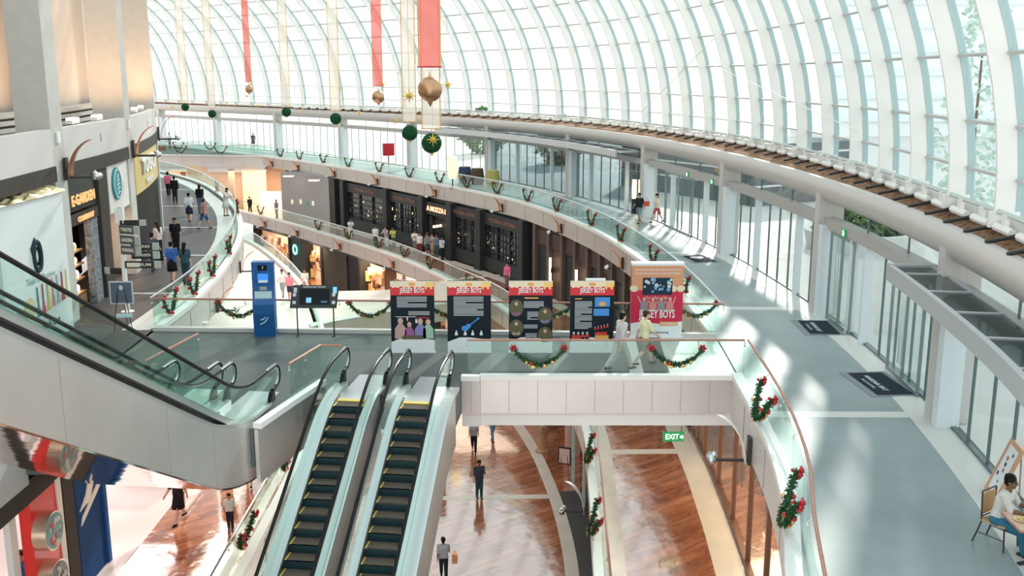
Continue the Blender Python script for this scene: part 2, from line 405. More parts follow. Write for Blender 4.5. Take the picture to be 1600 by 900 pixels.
poly = BL.line(0, BL.L, 1.2, -.1)+[(-70, 95), (-40, 40), (-30, 12)]
lvl_floor('floor_basement_left', poly, -5.2, .95, [M_orange, M_cream], [[(-11.0, 31), (-7.9, 31), (-7.9, 31.4), (-11, 31.4)]], [(BL, 0, BL.L, .1, .5)])
mb = MB(); mb.prism([(-10.7, 16), (-10.7, 36), (-22, 40), (-22, 16)], -5.2, -5.185); mb.prism([(p[0]-.1, p[1]) for p in BL.line(BL.S(-8.6, 43), BL.L, 2)]+[(-50, 89), (-22, 43)], -5.2, -5.19)
S(mb.build('floor_shop_pale', [mat('pink_white_floor', (.78, .70, .68), .18)]))
# cross deck below the bridge
mb = MB(); mb.prism([(-10.7, 51.3), (-9.8, 52.4), (-6.4, 55.2), (-3.0, 57.4), (-1.0, 58.2), (-4.2, 64.2), (-8, 61), (-13.2, 60.5)], -6.15, -5.2)
mb.mi = 1; mb.prism([(-10.7, 51.3), (-9.8, 52.4), (-6.4, 55.2), (-3.0, 57.4), (-3.0, 57.9), (-6.6, 55.8), (-10, 53.2), (-11, 52)], -5.2, -5.1)
S(mb.build('floor_cross_deck', [M_cream, M_pale]))
# lowest floor (z -10.4)
mb = MB(); mb.prism([(-60, 4), (40, 4), (40, 120), (-60, 120)], -10.7, -10.4); mb.mi = 1
mb.sweep(BR.pts(0, BR.L, 1, .35), [(.15, -10.4), (.68, -10.4), (.68, -10.39), (.15, -10.39)]); mb.mi = 2; mb.sweep(BR.pts(BR.S(2.3, 20), BR.S(2.6, 42), 1, .35), [(-3.4, -10.4), (.15, -10.4), (.15, -10.392), (-3.4, -10.392)]); mb.mi = 1
mb.prism([(-5.5, 40.9), (1.9, 41.2), (1.9, 41.65), (-5.5, 41.35)], -10.4, -10.395); mb.prism([(-5.8, 22), (-5.4, 22), (-5.0, 60), (-5.4, 60)], -10.4, -10.395)
S(mb.build('floor_lowest', [M_orange, M_cream, M_concD]))

# ------------------------------------------------------------------ slab edges (fascia bands)
def fascia(name, pts, z, h=1.0, m=M_fascia, ledge=M_white, sgn=1, lip=.16):
    mb = MB(); mb.sweep(pts, [(sgn*.0, z-.93), (sgn*.14, z-h), (sgn*.22, z-h+.03), (sgn*.22, z+.0), (0, z+.0)])
    mb.mi = 1; mb.sweep(pts, [(sgn*-.02, z+.001), (sgn*.26, z+.001), (sgn*.26, z+lip), (sgn*-.02, z+lip)])
    # joints between panels
    mb.mi = 2
    for i in range(0, len(pts), 3):
        x, y, nx, ny = pts[i]; mb.cbox((x+nx*.222*sgn, y+ny*.222*sgn, z-h*.5), (.02, .02, h*.8), math.atan2(ny, nx))
    return S(mb.build(name, [m, ledge, mat('joint', (.28, .26, .25), .7)]))
fascia('trim_1', IR.pts(0, sA, 1, .1), 0, 1.15, mat('fascia_white', (.66, .64, .62), .35, .15))
fascia('trim_2', IR.pts(IR.S(6.5, 30.2), IR.L, 1, .1), 0, 1.0)
fascia('trim_3', BR.pts(0, BR.L, 1, .1), -5.2, 1.0)
fascia('trim_4', IL.pts(0, IL.L, 1, -.1), 0, 1.15, mat('fascia_white', (.66, .64, .62)), sgn=-1)
fascia('trim_5', BL.pts(0, BL.L, 1, -.1), -5.2, 1.0, sgn=-1)
def straight(a, b, n=12):
    a = Vector(a); b = Vector(b); t = (b-a).normalized(); nn = Vector((-t.y, t.x))
    return [(a.x+(b.x-a.x)*i/n, a.y+(b.y-a.y)*i/n, nn.x, nn.y) for i in range(n+1)]
def edge_clad(name, a, b, n, h=1.33, m=M_silver, white=.37):
    P = straight(a, b, n); mb = MB()
    mb.sweep(P, [(-.02, -.02), (-.12, -.02), (-.12, -(h-white)), (-.02, -(h-white))])
    mb.mi = 1; mb.sweep(P, [(.0, .0), (-.2, .0), (-.2, .14), (.0, .14)])
    if white: mb.sweep(P, [(.5, -.955), (-.04, -(h-white)), (-.04, -h), (.5, -h)])
    mb.mi = 2
    for i in range(1, len(P)-1):
        x, y, nx, ny = P[i]; mb.cbox((x-nx*.121, y-ny*.121, -(h-white)/2), (.012, .012, (h-white)*.96), math.atan2(ny, nx))
    return S(mb.build(name, [m, M_white, mat('steel_joint', (.38, .36, .35), .5, .5)]))
edge_clad('trim_6', (-.85, 25.72), (6.1, 25.7), 9)
edge_clad('trim_7', (-1.35, 25.65), (-.85, 25.60), 2, 1.33)
edge_clad('trim_8', (-5.62, 23.3), (-5.1, 25.2), 3, 1.33, white=0)
edge_clad('trim_9', (-6.0, 21.8), (-5.62, 23.3), 2, 1.33, white=0)
edge_clad('trim_10', (-42, 102.4), (-24.9, 100.3), 8, 1.6, white=.5)
# bridge far edge kerb
mb = MB(); mb.sweep(straight((-11.5, 30.9), (6.36, 30.1), 12), [(-.15, 0), (.05, 0), (.05, .12), (-.15, .12)]); mb.mi = 1
mb.sweep(straight((-11.5, 30.9), (6.36, 30.1), 12), [(.02, -.02), (.1, -.02), (.1, -1.0), (.02, -1.0)])
S(mb.build('trim_11', [M_pale, M_silver]))
# near left slab edge
mb = MB(); mb.box(-11.3, -11.12, 8, 21.4, -1.2, .12); S(mb.build('trim_12', [mat('grey_soffit', (.50, .49, .48), .6)]))

# ------------------------------------------------------------------ right glazed wall
colpos = [WA.S(9.2, 11.5)-0, WA.S(10.32, 22.35), WA.S(10.75, 33.43), WA.S(9.95, 45.1), WA.S(7.75, 56.7), WA.S(4.05, 67.6), WA.S(-1.6, 78.6)]
s_ = colpos[-1]
while s_ < WA.L-12: s_ += 12.2; colpos.append(s_)
M_colR = mat('column_paint', (.56, .535, .51), .5)
for s_ in colpos:
    p, t, n = WA.at(s_); M = Matrix.Translation((p.x, p.y, 0)) @ Matrix.Rotation(math.atan2(n.y, n.x), 4, 'Z')
    mb = MB(M); mb.box(-.42, .42, -.24, .24, 0, 4.2); mb.mi = 1; mb.box(-.10, .40, .24, .62, 0, 3.1); S(mb.build('column', [M_colR, mat('pale_blue_panel', (.70, .76, .80), .4)]))
mb = MB(); mb.sweep(WA.pts(0, WA.L, 1), [(-.18, 3.0), (.22, 3.0), (.22, 3.34), (-.18, 3.34)])
S(mb.build('trim_13', [mat('transom', (.42, .40, .385), .45)]))
# cornice: rounded beam, and the shelf behind it
mb = MB(); prof = [(-.5, 3.9), (.05, 3.82), (.26, 3.9), (.40, 4.08), (.46, 4.3), (.42, 4.5), (.30, 4.62), (.12, 4.62), (.12, 4.35), (-.5, 4.35)]
mb.sweep(WA.pts(0, WA.L, .8), prof); o = S(mb.build('trim_14', [mat('cornice', (.56, .52, .49), .38)], smooth=True))
mb = MB()
rows = []
A = WA.pts(0, WA.L, 1.0, -.1); n = len(A)
vs = []; fs = []
for i, (x, y, nx, ny) in enumerate(A):
    p, t, nn = RF.at(RF.L*i/(n-1)); 
    q = min(RF.q, key=lambda r: (r-Vector((x, y))).length); vs += [(x, y, 4.40), (q.x, q.y, 4.8)]
for i in range(n-1): fs.append((2*i, 2*i+1, 2*i+3, 2*i+2))
mb.add(vs, fs); mb.add([(a, b, c-.25) for a, b, c in vs], [tuple(reversed(f)) for f in fs])
S(mb.build('planter_bed', [M_mulch]))
# wall brackets, kerb tube and dark rods on the planter
mb = MB(); mb.tube([(x, y, 5.12) for x, y, _, _ in RF.pts(0, RF.L, .8, .42)], .065, 8); mb.mi = 1; mb.sweep(RF.pts(0, RF.L, .8, .2), [(-.15, 4.8), (.1, 4.8), (.1, 5.0), (-.15, 5.0)])
S(mb.build('trim_15', [mat('pale_teal_pipe', (.55, .62, .60), .4, .2), M_rib]))
s_ = 9.0; k = 0; bracket0 = None
while s_ < RF.L*.72:
    p, t, nn = RF.at(s_); M_ = (p.x+nn.x*.42, p.y+nn.y*.42, 4.78); rz = math.atan2(nn.y, nn.x)
    gap = (WA.q[0]-p).length; q = min(WA.q, key=lambda r: (r-p).length); gap = max(.5, (q-p).length-.45)
    if bracket0 is None:
        bracket0 = empty('planter_bracket', M_, rz, 'white T-shaped bracket bolted over the planter bed below the vault', 'bracket', 'white brackets along the planter')
        b = MB(); b.box(.0, .10, -.10, .10, .05, .34); b.build('bracket_stem', M_rib, bracket0)
        b = MB(); b.tube([(.06, -.52, .03), (.06, .52, .03)], .095, 8); b.build('bracket_arm', M_rib, bracket0)
        b = MB(); b.tube([(-.1, .62, .02), (.62, .62, -.14)], .045, 6); b.build('dark_rod', M_dark, bracket0)
    else:
        c = copy_tree(bracket0); c.location = M_; c.rotation_euler = (0, 0, rz)
    s_ += 1.45

# window bays: head glass, full-height glass and mullions, each bay one window
M_mull = mat('slim_dark_mullion', (.13, .18, .19), .4, .4)
M_sill = mat('window_sill_stone', (.42, .42, .41), .5)
wi = 0
for bi in range(len(colpos)-1):
    a, b = colpos[bi]+.3, colpos[bi+1]-.3; wi += 1
    root = empty('window_%d' % wi, (0, 0, 0), 0); S(root)
    mb = MB()
    mb.sweep(WA.pts(a, b, 1.2, -.02), [(0, .05), (.012, .05), (.012, 3.0), (0, 3.0)]); mb.sweep(WA.pts(a, b, 1.2, -.02), [(0, 3.34), (.012, 3.34), (.012, 3.9), (0, 3.9)])
    mb.build('pane', M_win if bi not in (4, 5) else glassm('tinted_window_glass', (.50, .58, .60), .10), root)
    mb = MB(); nM = max(4, int((b-a)/1.22)); mb2 = MB(); mb3 = MB()
    for k in range(1, nM):
        s_ = a+(b-a)*k/nM; p, t, nn = WA.at(s_); rz = math.atan2(nn.y, nn.x)
        if bi in (2, 3, 4, 5) and k % 4 == 2 or (bi == 1 and k in (5, 6)): mb2.cbox((p.x+nn.x*.08, p.y+nn.y*.08, 1.5), (.24, .16, 3.0), rz)
        else: mb.cbox((p.x, p.y, 1.5), (.06, .045, 3.0), rz)
    for k in range(1, 3):
        p, t, nn = WA.at(a+(b-a)*k/3); mb.cbox((p.x, p.y, 3.62), (.05, .03, .56), math.atan2(nn.y, nn.x))
    mb.build('mullion', M_mull if bi < 6 else mat('pale_mullion', (.36, .43, .44), .4), root)
    if mb2.v: mb2.build('glazing_fin', mat('pale_blue_panel', (.70, .76, .80)), root)
    mb3.sweep(WA.pts(a, b, 1.2, .0), [(-.06, .0), (.06, .0), (.06, .06), (-.06, .06)]); mb3.build('threshold', M_mull, root)
# sliding entrance doors behind the mats
def door(i, s0, s1):
    root = S(empty('door_%d' % i)); a = WA.at(s0)[0]; b = WA.at(s1)[0]; t = (b-a).normalized(); nn = Vector((-t.y, t.x)); L = (b-a).length
    mb = MB()
    for k in range(3):
        p = a+t*L*k/2+nn*.16; mb.cbox((p.x, p.y, 1.5), (.07, .07, 3.0), math.atan2(nn.y, nn.x))
    for z in (.06, 2.94): mb.bar((a.x+nn.x*.16, a.y+nn.y*.16, z), (b.x+nn.x*.16, b.y+nn.y*.16, z), .07, .12)
    mb.build('door_frame', mat('teal_grey_frame', (.25, .31, .32), .4, .4), root)
    mb = MB(); mb.bar((a.x+nn.x*.16, a.y+nn.y*.16, 1.5), (b.x+nn.x*.16, b.y+nn.y*.16, 1.5), .012, 2.75); mb.build('door_glass', M_win, root)
    mb = MB(); p = a+t*(L/2)+nn*.26
    for d in (-.12, .12): mb.tube([(p.x+t.x*d, p.y+t.y*d, .5), (p.x+t.x*d, p.y+t.y*d, 2.4)], .022, 6)
    mb.build('door_pull', M_steel, root)
door(1, WA.S(10.7, 30.2), WA.S(10.75, 32.5)); door(2, WA.S(10.5, 24.2), WA.S(10.65, 26.6)); door(3, WA.S(9.2, 49.5), WA.S(8.5, 53.5))

# entry canopies just inside the wall
M_can = mat('canopy_grey', (.50, .53, .54), .35, .3); M_cang = glassm('canopy_glass', (.30, .42, .44), .12)
def canopy(name, s0, s1, depth, z, label):
    o = empty(name, (0, 0, 0), 0); S(o, label); mb = MB(); P = WA.pts(s0, s1, 1.0, 0)
    mb.sweep(P, [(depth, z-.12), (depth+.12, z-.12), (depth+.12, z+.26), (depth, z+.26)]); mb.sweep(P, [(.24, z+.1), (.34, z+.1), (.34, z+.24), (.24, z+.24)])
    for i in range(0, len(P), 2):
        x, y, nx, ny = P[i]; mb.bar((x+nx*.25, y+ny*.25, z+.17), (x+nx*depth, y+ny*depth, z+.17), .09, .12)
    x, y, nx, ny = P[-1]; mb.bar((x+nx*.2, y+ny*.2, z+.07), (x+nx*(depth+.1), y+ny*(depth+.1), z+.07), .14, .38)
    mb.build('canopy_beam', M_can, o); mb = MB(); mb.sweep(P, [(.3, z+.19), (depth, z+.19), (depth, z+.205), (.3, z+.205)]); mb.build('canopy_glass', M_cang, o)
canopy('canopy', WA.S(7.9, 9), WA.S(10.45, 23.3), 1.25, 3.3, 'grey entrance canopy with dark glass top at the right edge')
canopy('canopy', WA.S(7.5, 57.6), WA.S(-5, 83.5), 1.6, 3.55, 'long pale canopy over the dark far windows')
# ------------------------------------------------------------------ glazed vault
RV = 13.5
def arc(t):      # t = arc length from the foot -> (inward, height)
    th = t/RV
    if th < PI/2: return RV*(1-math.cos(th)), RV*math.sin(th)
    return RV+(t-RV*PI/2), RV
ts = [0, .8, 1.95]+[1.95+1.58*k for k in range(1, 12)]+[21.0+1.9*k for k in range(0, 7)]
sr = 5.2; ribs = []
s_ = RF.S(10.95, 21.3)-3.2*4
while s_ < RF.L: ribs.append(s_); s_ += 3.2
def vp(s, t, inn=0):
    p, tt, nn = RF.at(s); a, z = arc(t); th = min(t/RV, PI/2)
    a += inn*math.cos(th); z -= inn*math.sin(th)
    return (p.x+nn.x*a, p.y+nn.y*a, 5.0+z)
TT = [k*1.0 for k in range(0, 22)]+[21.2+3*k for k in range(0, 5)]
for i, s_ in enumerate(ribs):
    p, tt, nn = RF.at(s_); mb = MB(); tv = Vector((tt.x, tt.y, 0))*.045; vs = []; fs = []
    T = TT if i < 60 else TT[::2]
    for t in T:
        for inn in (.08, .50):
            q = Vector(vp(s_, t, inn))
            vs += [q-tv, q+tv]
    for k in range(len(T)-1):
        a = 4*k
        for q in ((0, 1), (1, 3), (3, 2), (2, 0)): fs.append((a+q[0], a+q[1], a+4+q[1], a+4+q[0]))
    mb.add(vs, fs); mb.mi = 1; vs = []; fs = []
    for t in T:
        for inn in (-.10, .08):
            q = Vector(vp(s_, t, inn)); vs += [q-tv*1.4, q+tv*1.4]
    for k in range(len(T)-1):
        a = 4*k
        for q in ((0, 1), (1, 3), (3, 2), (2, 0)): fs.append((a+q[0], a+q[1], a+4+q[1], a+4+q[0]))
    mb.add(vs, fs)
    mb.mi = 0; mb.cbox((p.x+nn.x*.3, p.y+nn.y*.3, 4.95), (.62, .14, .35), math.atan2(nn.y, nn.x))
    S(mb.build('roof_rib', [M_rib, M_teal]))
mb = MB()
SS = []; k = 0
s_ = ribs[0]
while s_ <= ribs[-1]: SS.append(s_); s_ += 1.6
for t in ts[1:]:
    vs = []; fs = []
    for s_ in SS:
        for inn, dt in ((-.03, -.035), (.13, -.035), (.13, .035), (-.03, .035)): vs.append(vp(s_, t+dt, inn))
    for k in range(len(SS)-1):
        a = 4*k
        for q in range(4): fs.append((a+q, a+(q+1) % 4, a+4+(q+1) % 4, a+4+q))
    mb.add(vs, fs)
S(mb.build('roof_purlins', [M_purl]))
mb = MB(); vs = []; fs = []; tg = ts
for s_ in SS:
    for t in tg: vs.append(vp(s_, t, 0))
m = len(tg)
for i in range(len(SS)-1):
    for j in range(m-1): fs.append((i*m+j, (i+1)*m+j, (i+1)*m+j+1, i*m+j+1))
mb.add(vs, fs); S(mb.build('ceiling', [M_roofg]))
# tie rods
for a, b in (((9.3, 46.8, 9.7), (6.8, 59, 5.1)), ((11.4, 33, 6.2), (9.2, 46, 8.4))):
    mb = MB(); mb.tube([a, b], .02, 5); S(mb.build('tie_rod', [M_rib]))
# ------------------------------------------------------------------ left building
def lws(y): return min((LW.L*i/600 for i in range(601)), key=lambda t: abs(LW.at(t)[0].y-y))
def LP(s_, off=0, z=0):
    p, t, n = LW.at(s_); return (p.x+n.x*off, p.y+n.y*off, z)
colL = [19.5, 31.4, 40.2, 51.3, 62.3, 73, 83]
CW = {19.5: (1.1, 1.05), 31.4: (1.05, 1.1), 40.2: (1.2, 1.05), 51.3: (1.35, 1.1)}
for y in colL:
    s_ = lws(y); p, t, n = LW.at(s_); dpt, ln = CW.get(y, (1.3, 1.1))
    M = Matrix.Translation((p.x, p.y, 0)) @ Matrix.Rotation(math.atan2(n.y, n.x), 4, 'Z')   # local x = away from the hall, local y = -along
    mb = MB(M); mb.box(0, dpt, -ln, 0, 0, 18)
    S(mb.build('column', [M_colL]))
    if 25 < y < 55:
        m2 = MB(M); m2.box(-.07, -.005, -.62, -.40, 5.9, 6.25); m2.build('junction_box', M_white, None) and None
        tag(bpy.context.scene.collection.objects[-1], {31.4: 'small white box fixed to the nearest grey column', 40.2: 'small white box fixed to the second grey column', 51.3: 'small white box fixed to the third grey column'}.get(y, 'small white box on a far column, hidden by nearer ones'), 'box')
mb = MB()
for y0, y1 in zip(colL[:-1], colL[1:]):
    a, b = lws(y0)+1.1, lws(y1)+.05
    if y0 == 31.4 or y0 == 40.2: a -= 0
    mb.mi = 0; mb.sweep(LW.pts(a, b, 1.5, 0), [(0, 5.2), (.3, 5.2), (.3, 6.35), (0, 6.35)])
    mb.mi = 1; mb.sweep(LW.pts(a, b, 1.5, 0), [(-.05, 4.72), (.3, 4.72), (.3, 5.2), (-.05, 5.2)])
    p = LP((a+b)/2, -.005, 5.8); t = LW.at((a+b)/2)[1]; mb.mi = 2; mb.cbox(p, (.06, .012, .3), math.atan2(t.y, t.x))
S(mb.build('wall_left_fascia', [mat('fascia_render', (.60, .585, .56), .6), mat('dark_bronze', (.06, .052, .045), .6), mat('joint', (.3, .3, .3))]))
mb = MB(); mb.sweep(LW.pts(0, LW.L, 2, 2.9), [(0, 0), (.3, 0), (.3, 18), (0, 18)])
S(mb.build('wall_left', [M_beige]))
mb = MB(); mb.sweep(LW.pts(0, LW.L, 2, 0), [(.3, 5.9), (2.9, 5.9), (2.9, 6.1), (.3, 6.1)])
for k in range(3): mb.sweep(LW.pts(0, LW.L, 2, 0), [(1.9, 6.15+k*.24), (2.5, 6.15+k*.24), (2.5, 6.3+k*.24), (1.9, 6.3+k*.24)])
S(mb.build('wall_left_ledge', [mat('ledge', (.46, .44, .41), .6)]))
mb = MB()
for y0, y1, z0, z1 in ((32.2, 32.7, 7, 9.4), (34.3, 34.75, 7.1, 9.4), (34.3, 34.75, 10.1, 14), (24.5, 25.1, 7, 14), (27, 27.5, 7, 14)):
    mb.sweep(LW.pts(lws(y0), lws(y1), 1, 2.84), [(0, z0), (.08, z0), (.08, z1), (0, z1)])
S(mb.build('wall_left_slots', [mat('dark_slot', (.10, .09, .08), .6)]))
# tall printed banner between the first two columns
o = empty('tall_banner', LP(lws(36.6), 2.3, 6.9), 0, 'narrow multicoloured banner hanging between the first two grey columns', 'banner')
bc = [(.05, .22, .42), (.05, .22, .42), (.75, .52, .10), (.75, .50, .08), (.7, .7, .7), (.75, .73, .7), (.06, .25, .14), (.6, .06, .08)]
for k, c in enumerate(bc):
    b = MB(); b.cbox((0, 0, .3+k*.62), (.06, .62, .61), .25); b.build('banner_panel', mat('banner_%d' % k, c, .6), o)
b = MB(); b.cbox((0, 0, 2.7), (.03, .72, 5.6), .25); b.build('backing', M_dark, o)
for k, y in enumerate((31.9, 35.2, 38.0, 43.0, 46.5, 49.5)):
    q = LP(lws(y), .55, 6.36)
    t = LW.at(lws(y))[1]; o = empty('uplight', q, math.atan2(t.y, t.x), ['glowing uplight on the left ledge nearest the first column', 'glowing uplight on the ledge midway between first and second columns', 'glowing uplight on the ledge just before the second column',
      'glowing uplight on the ledge just past the second column', 'glowing uplight on the ledge midway between second and third columns', 'glowing uplight on the ledge just before the third column'][k], 'lamp', 'uplights on the left ledge')
    b = MB(); b.box(-.42, .42, -.11, .11, 0, .12); b.build('housing', M_white, o); b = MB(); b.box(-.4, .4, -.1, .1, .121, .20); b.build('lamp_lens', M_glow, o)
    l = bpy.data.lights.new('uplight_beam', 'AREA'); l.shape = 'RECTANGLE'; l.size = .8; l.size_y = .2; l.energy = 115 if k in (1, 2, 4, 5) else 50; l.color = (1, .58, .30)
    lo = bpy.data.objects.new('uplight_beam', l); COL.objects.link(lo); lo.parent = o; lo.location = (0, 0, .26); lo.rotation_euler = (PI, 0, 0)

# shop fronts on the left gallery
def lwbox(mb, y0, y1, z0, z1, o0, o1): mb.sweep(LW.pts(lws(y0), lws(y1), 1.2, 0), [(o0, z0), (o1, z0), (o1, z1), (o0, z1)])
mb = MB(); lwbox(mb, 31.3, 32.6, 0, 4.75, .2, .5); lwbox(mb, 35.7, 36.9, 0, 4.75, .05, .5); S(mb.build('wall_left_pier', [mat('dark_bronze', (.1, .09, .08))]))
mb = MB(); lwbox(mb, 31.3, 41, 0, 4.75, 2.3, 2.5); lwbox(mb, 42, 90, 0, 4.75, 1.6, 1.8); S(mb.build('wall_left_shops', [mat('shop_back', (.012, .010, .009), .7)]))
mb = MB(); lwbox(mb, 19, 41, 4.7, 4.76, .2, 2.6); S(mb.build('ceiling_shops', [M_beige]))
def sign_rot(y): t = LW.at(lws(y))[1]; return (PI/2, 0, math.atan2(t.y, t.x))
o = empty('restaurant', LP(lws(34.1), .3, 0), 0, 'dark restaurant front with gold lettering and lit display shelves', 'shopfront'); 
M_goldt = mat('gold_letters', (.75, .48, .22), .4, .3, emit=.6, ecol=(.9, .5, .2))
def child(mb, name, m, par, smooth=False):
    ob = mb.build(name, m, None, smooth); ob.parent = par; ob.matrix_parent_inverse = par.matrix_world.inverted() if False else Matrix.Translation(-par.location) if par.rotation_euler.z == 0 else (Matrix.Translation(par.location) @ Matrix.Rotation(par.rotation_euler.z, 4, 'Z')).inverted()
    return ob
mb = MB(); lwbox(mb, 32.7, 35.6, 3.5, 4.7, .15, .3); child(mb, 'sign_board', mat('black_board', (.03, .035, .035), .3), o)
mb = MB(); lwbox(mb, 32.7, 35.6, 3.05, 3.4, .1, .25); child(mb, 'sign_board', mat('dark_bronze', (.1, .09, .08)), o)
def childtext(txt, size, m, par, y, off, z, width=None, name='sign_letters', bold=True, depth=.04):
    p = LP(lws(y), off, z); ob = text(name, txt, size, m, None, p, sign_rot(y), depth, bold, width)
    ob.parent = par; ob.matrix_parent_inverse = Matrix.Translation(-par.location); return ob
childtext('E-GARDEN', .5, M_goldt, o, 34.2, .12, 3.85, 2.4); childtext('COMPANY', .26, M_goldt, o, 34.2, .08, 3.2, 1.7)
mb = MB(); lwbox(mb, 34.9, 35.6, 0, 3.05, .15, .4); child(mb, 'stone_pilaster', mat('rock_face', (.20, .22, .25), .8, noise=(9, .5), bump=(9, 1)), o)
mb = MB()
for z in (.45, .95, 1.45, 1.95): lwbox(mb, 33, 34.8, z, z+.05, .5, 1.0)
lwbox(mb, 33, 34.8, 0, .4, .5, 1.0); child(mb, 'display_shelf', mat('warm_wood', (.45, .25, .13), .5), o)
rd = random.Random(3); mb = MB()
for z in (.5, 1.0, 1.5, 2.0):
    for k in range(9):
        p = LP(lws(33.1+k*.19), .7, z); mb.mi = rd.choice((0, 0, 1)); mb.sphere((p[0], p[1], p[2]+.12), rd.uniform(.06, .1), 6, 5, (1, 1, 1.5))
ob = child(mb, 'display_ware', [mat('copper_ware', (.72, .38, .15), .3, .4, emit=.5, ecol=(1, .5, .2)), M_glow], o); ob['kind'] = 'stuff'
mb = MB(); lwbox(mb, 33, 34.9, 2.3, 3.0, .95, 1.05); child(mb, 'back_panel', mat('mauve_panel', (.42, .36, .38), .6), o)
area('shop_light', LP(lws(34), 1.6, 3.9), 1.5, .6, 60, WARM)
# cafe bay with round teal emblem
o = empty('cafe', LP(lws(38.5), .3, 0), 0, 'peach lit cafe front under a white panel with a round teal emblem', 'shopfront')
mb = MB(); lwbox(mb, 36.95, 40.3, 2.9, 4.72, .06, .2); child(mb, 'sign_panel', mat('sign_white', (.74, .72, .69), .5), o)
p = LP(lws(38.1), .02, 3.95); t = LW.at(lws(38.1))[1]; ang = math.atan2(t.y, t.x)
M_ = Matrix.Translation(p) @ Matrix.Rotation(ang, 4, 'Z') @ Matrix.Rotation(PI/2, 4, 'X')
mb = MB(M_); mb.lathe([(0, -.03), (.62, -.03), (.62, .03), (0, .03)], n=28); mb.mi = 1
for k in range(5):
    mb.tube([(-.05, -.40+.16*k, .04), (.14, -.30+.16*k, .04), (.36-.03*k, -.36+.16*k, .04)], .018, 5)
mb.lathe([(.52, .03), (.56, .03), (.56, .05), (.52, .05)], n=28)
child(mb, 'emblem', [mat('teal_emblem', (.02, .28, .34), .4), M_white], o)
mb = MB(); lwbox(mb, 37.0, 40.4, 0, 2.9, .85, 1.0); lwbox(mb, 36.9, 37.05, 0, 2.9, .1, 1.0); child(mb, 'peach_wall', mat('peach_wall', (.80, .55, .42), .5), o)
mb = MB(); lwbox(mb, 38.4, 39.5, .9, 2.1, .78, .84); child(mb, 'poster', mat('poster_white', (.85, .82, .78), .5), o)
area('cafe_light', LP(lws(38.5), .45, 2.8), 2.6, .4, 60, (1, .66, .42))
# yellow sign bay
mb = MB(); lwbox(mb, 41.3, 51.25, 0, 3.1, .1, .2); S(mb.build('wall_bay_shade', [mat('shop_back', (.012, .010, .009))]))  # black sheet across the bay stands for the shade of its opening
o = empty('yellow_sign', LP(lws(45), .1, 3.1), 0, 'yellow shop sign with white letters past the second column', 'sign')
mb = MB(); lwbox(mb, 41.4, 49.9, 3.1, 4.72, -.02, .12); child(mb, 'sign_panel', mat('mustard', (.62, .47, .17), .5), o)
childtext('TOGO', 1.0, M_white, o, 45.0, -.06, 4.1, 4.4, depth=.1); childtext('PANDA', .4, M_white, o, 45.2, -.06, 3.4, 2.4)

# white hoarding kiosk
o = empty('hoarding', (-14.85, 29.2, 0), 0, 'tall white hoarding with a black watch emblem and crumpled gold top', 'hoarding')
def hb(name, m, *a): mb = MB(); mb.box(*a); return mb.build(name, m, o)
hb('hoarding_panel', mat('hoarding_white', (.80, .84, .84), .35), .4, .65, -2.1, 2.0, 0, 4.42)
hb('side_panel', mat('pale_blue_side', (.62, .76, .80), .35), .1, .35, -7.5, -2.1, 0, 4.3)
mb = MB(); vs = []; fs = []; rd = random.Random(5)
nx_, ny_ = 14, 26
for j in range(ny_+1):
    for i in range(nx_+1):
        u = i/nx_; v = j/ny_; edge = (i in (0, nx_) or j in (0, ny_))
        vs.append((.05+.68*u, -7.6+9.7*v, 4.44+(0 if i == nx_ else .05)+(1-u)*.24*(.6+.4*math.sin(v*9))+(0 if edge else rd.uniform(-.09, .09))))
for j in range(ny_):
    for i in range(nx_): a = j*(nx_+1)+i; fs.append((a, a+1, a+nx_+2, a+nx_+1))
mb.add(vs, fs); ob = mb.build('gold_wrap', mat('gold_foil', (.55, .47, .26), .38, .5), o)
Mh = Matrix.Translation((.66, 0, 0)) @ Matrix.Rotation(PI/2, 4, 'Z') @ Matrix.Rotation(PI/2, 4, 'X')   # local x along +Y, local y up, local z outward
mb = MB(Mh)
mb.tube([(-.02+.27*math.cos(a)*.8, 2.72+.45*math.sin(a), .01) for a in [k*PI/10 for k in range(21)]], .07, 5)
for k in range(16):
    a = k*PI/8; mb.cbox((-.02+.13*math.cos(a), 2.72+.24*math.sin(a), .01), (.07, .12, .02), a)
mb.prism([(-.38, 3.0), (-.1, 3.3), (-.05, 3.15), (-.3, 2.75)], 0, .02); child_ = mb.build('watch_emblem', mat('ink', (.03, .05, .06), .5), o)
text('lettering', 'Time Collection', .3, mat('pale_ink', (.45, .55, .58), .5), o, (.665, .1, 2.05), (PI/2, 0, PI/2), .01, False, 1.8)
text('lettering', 'Swatch Bag', .34, mat('ink', (.03, .05, .06)), o, (.665, .3, .55), (PI/2, 0, PI/2), .01, False, 1.5)
cols = [(.75, .7, .25), (.5, .05, .08), (.3, .55, .5), (.7, .25, .3), (.75, .5, .1), (.55, .04, .1), (.1, .2, .2)]
for k, c in enumerate(cols):
    mb = MB(Mh); x = 1.75-k*.33; z0 = 1.55-.03*k
    mb.prism([(x-.12, z0-.45), (x+.12, z0-.45), (x+.035, z0-.05), (x+.03, z0+.45), (x-.03, z0+.45), (x-.035, z0-.05)], 0, .015); mb.build('printed_strap', mat('strap_%d' % k, c, .5), o)
mb = MB(Mh); mb.lathe([(0, 0), (.34, 0), (.34, .02), (0, .02)], (-1.35, 1.05, 0), 20); mb.lathe([(0, 0.02), (.2, 0.02), (.2, .03), (0, .03)], (-1.35, 1.05, 0), 20); mb.build('printed_dial', mat('grey_print', (.3, .35, .36), .5), o)
mb = MB(Mh); mb.lathe([(0, 0), (.3, 0), (.3, .02), (0, .02)], (-.75, 1.3, 0), 20); mb.build('printed_dial', mat('tan_print', (.75, .6, .4), .5), o)

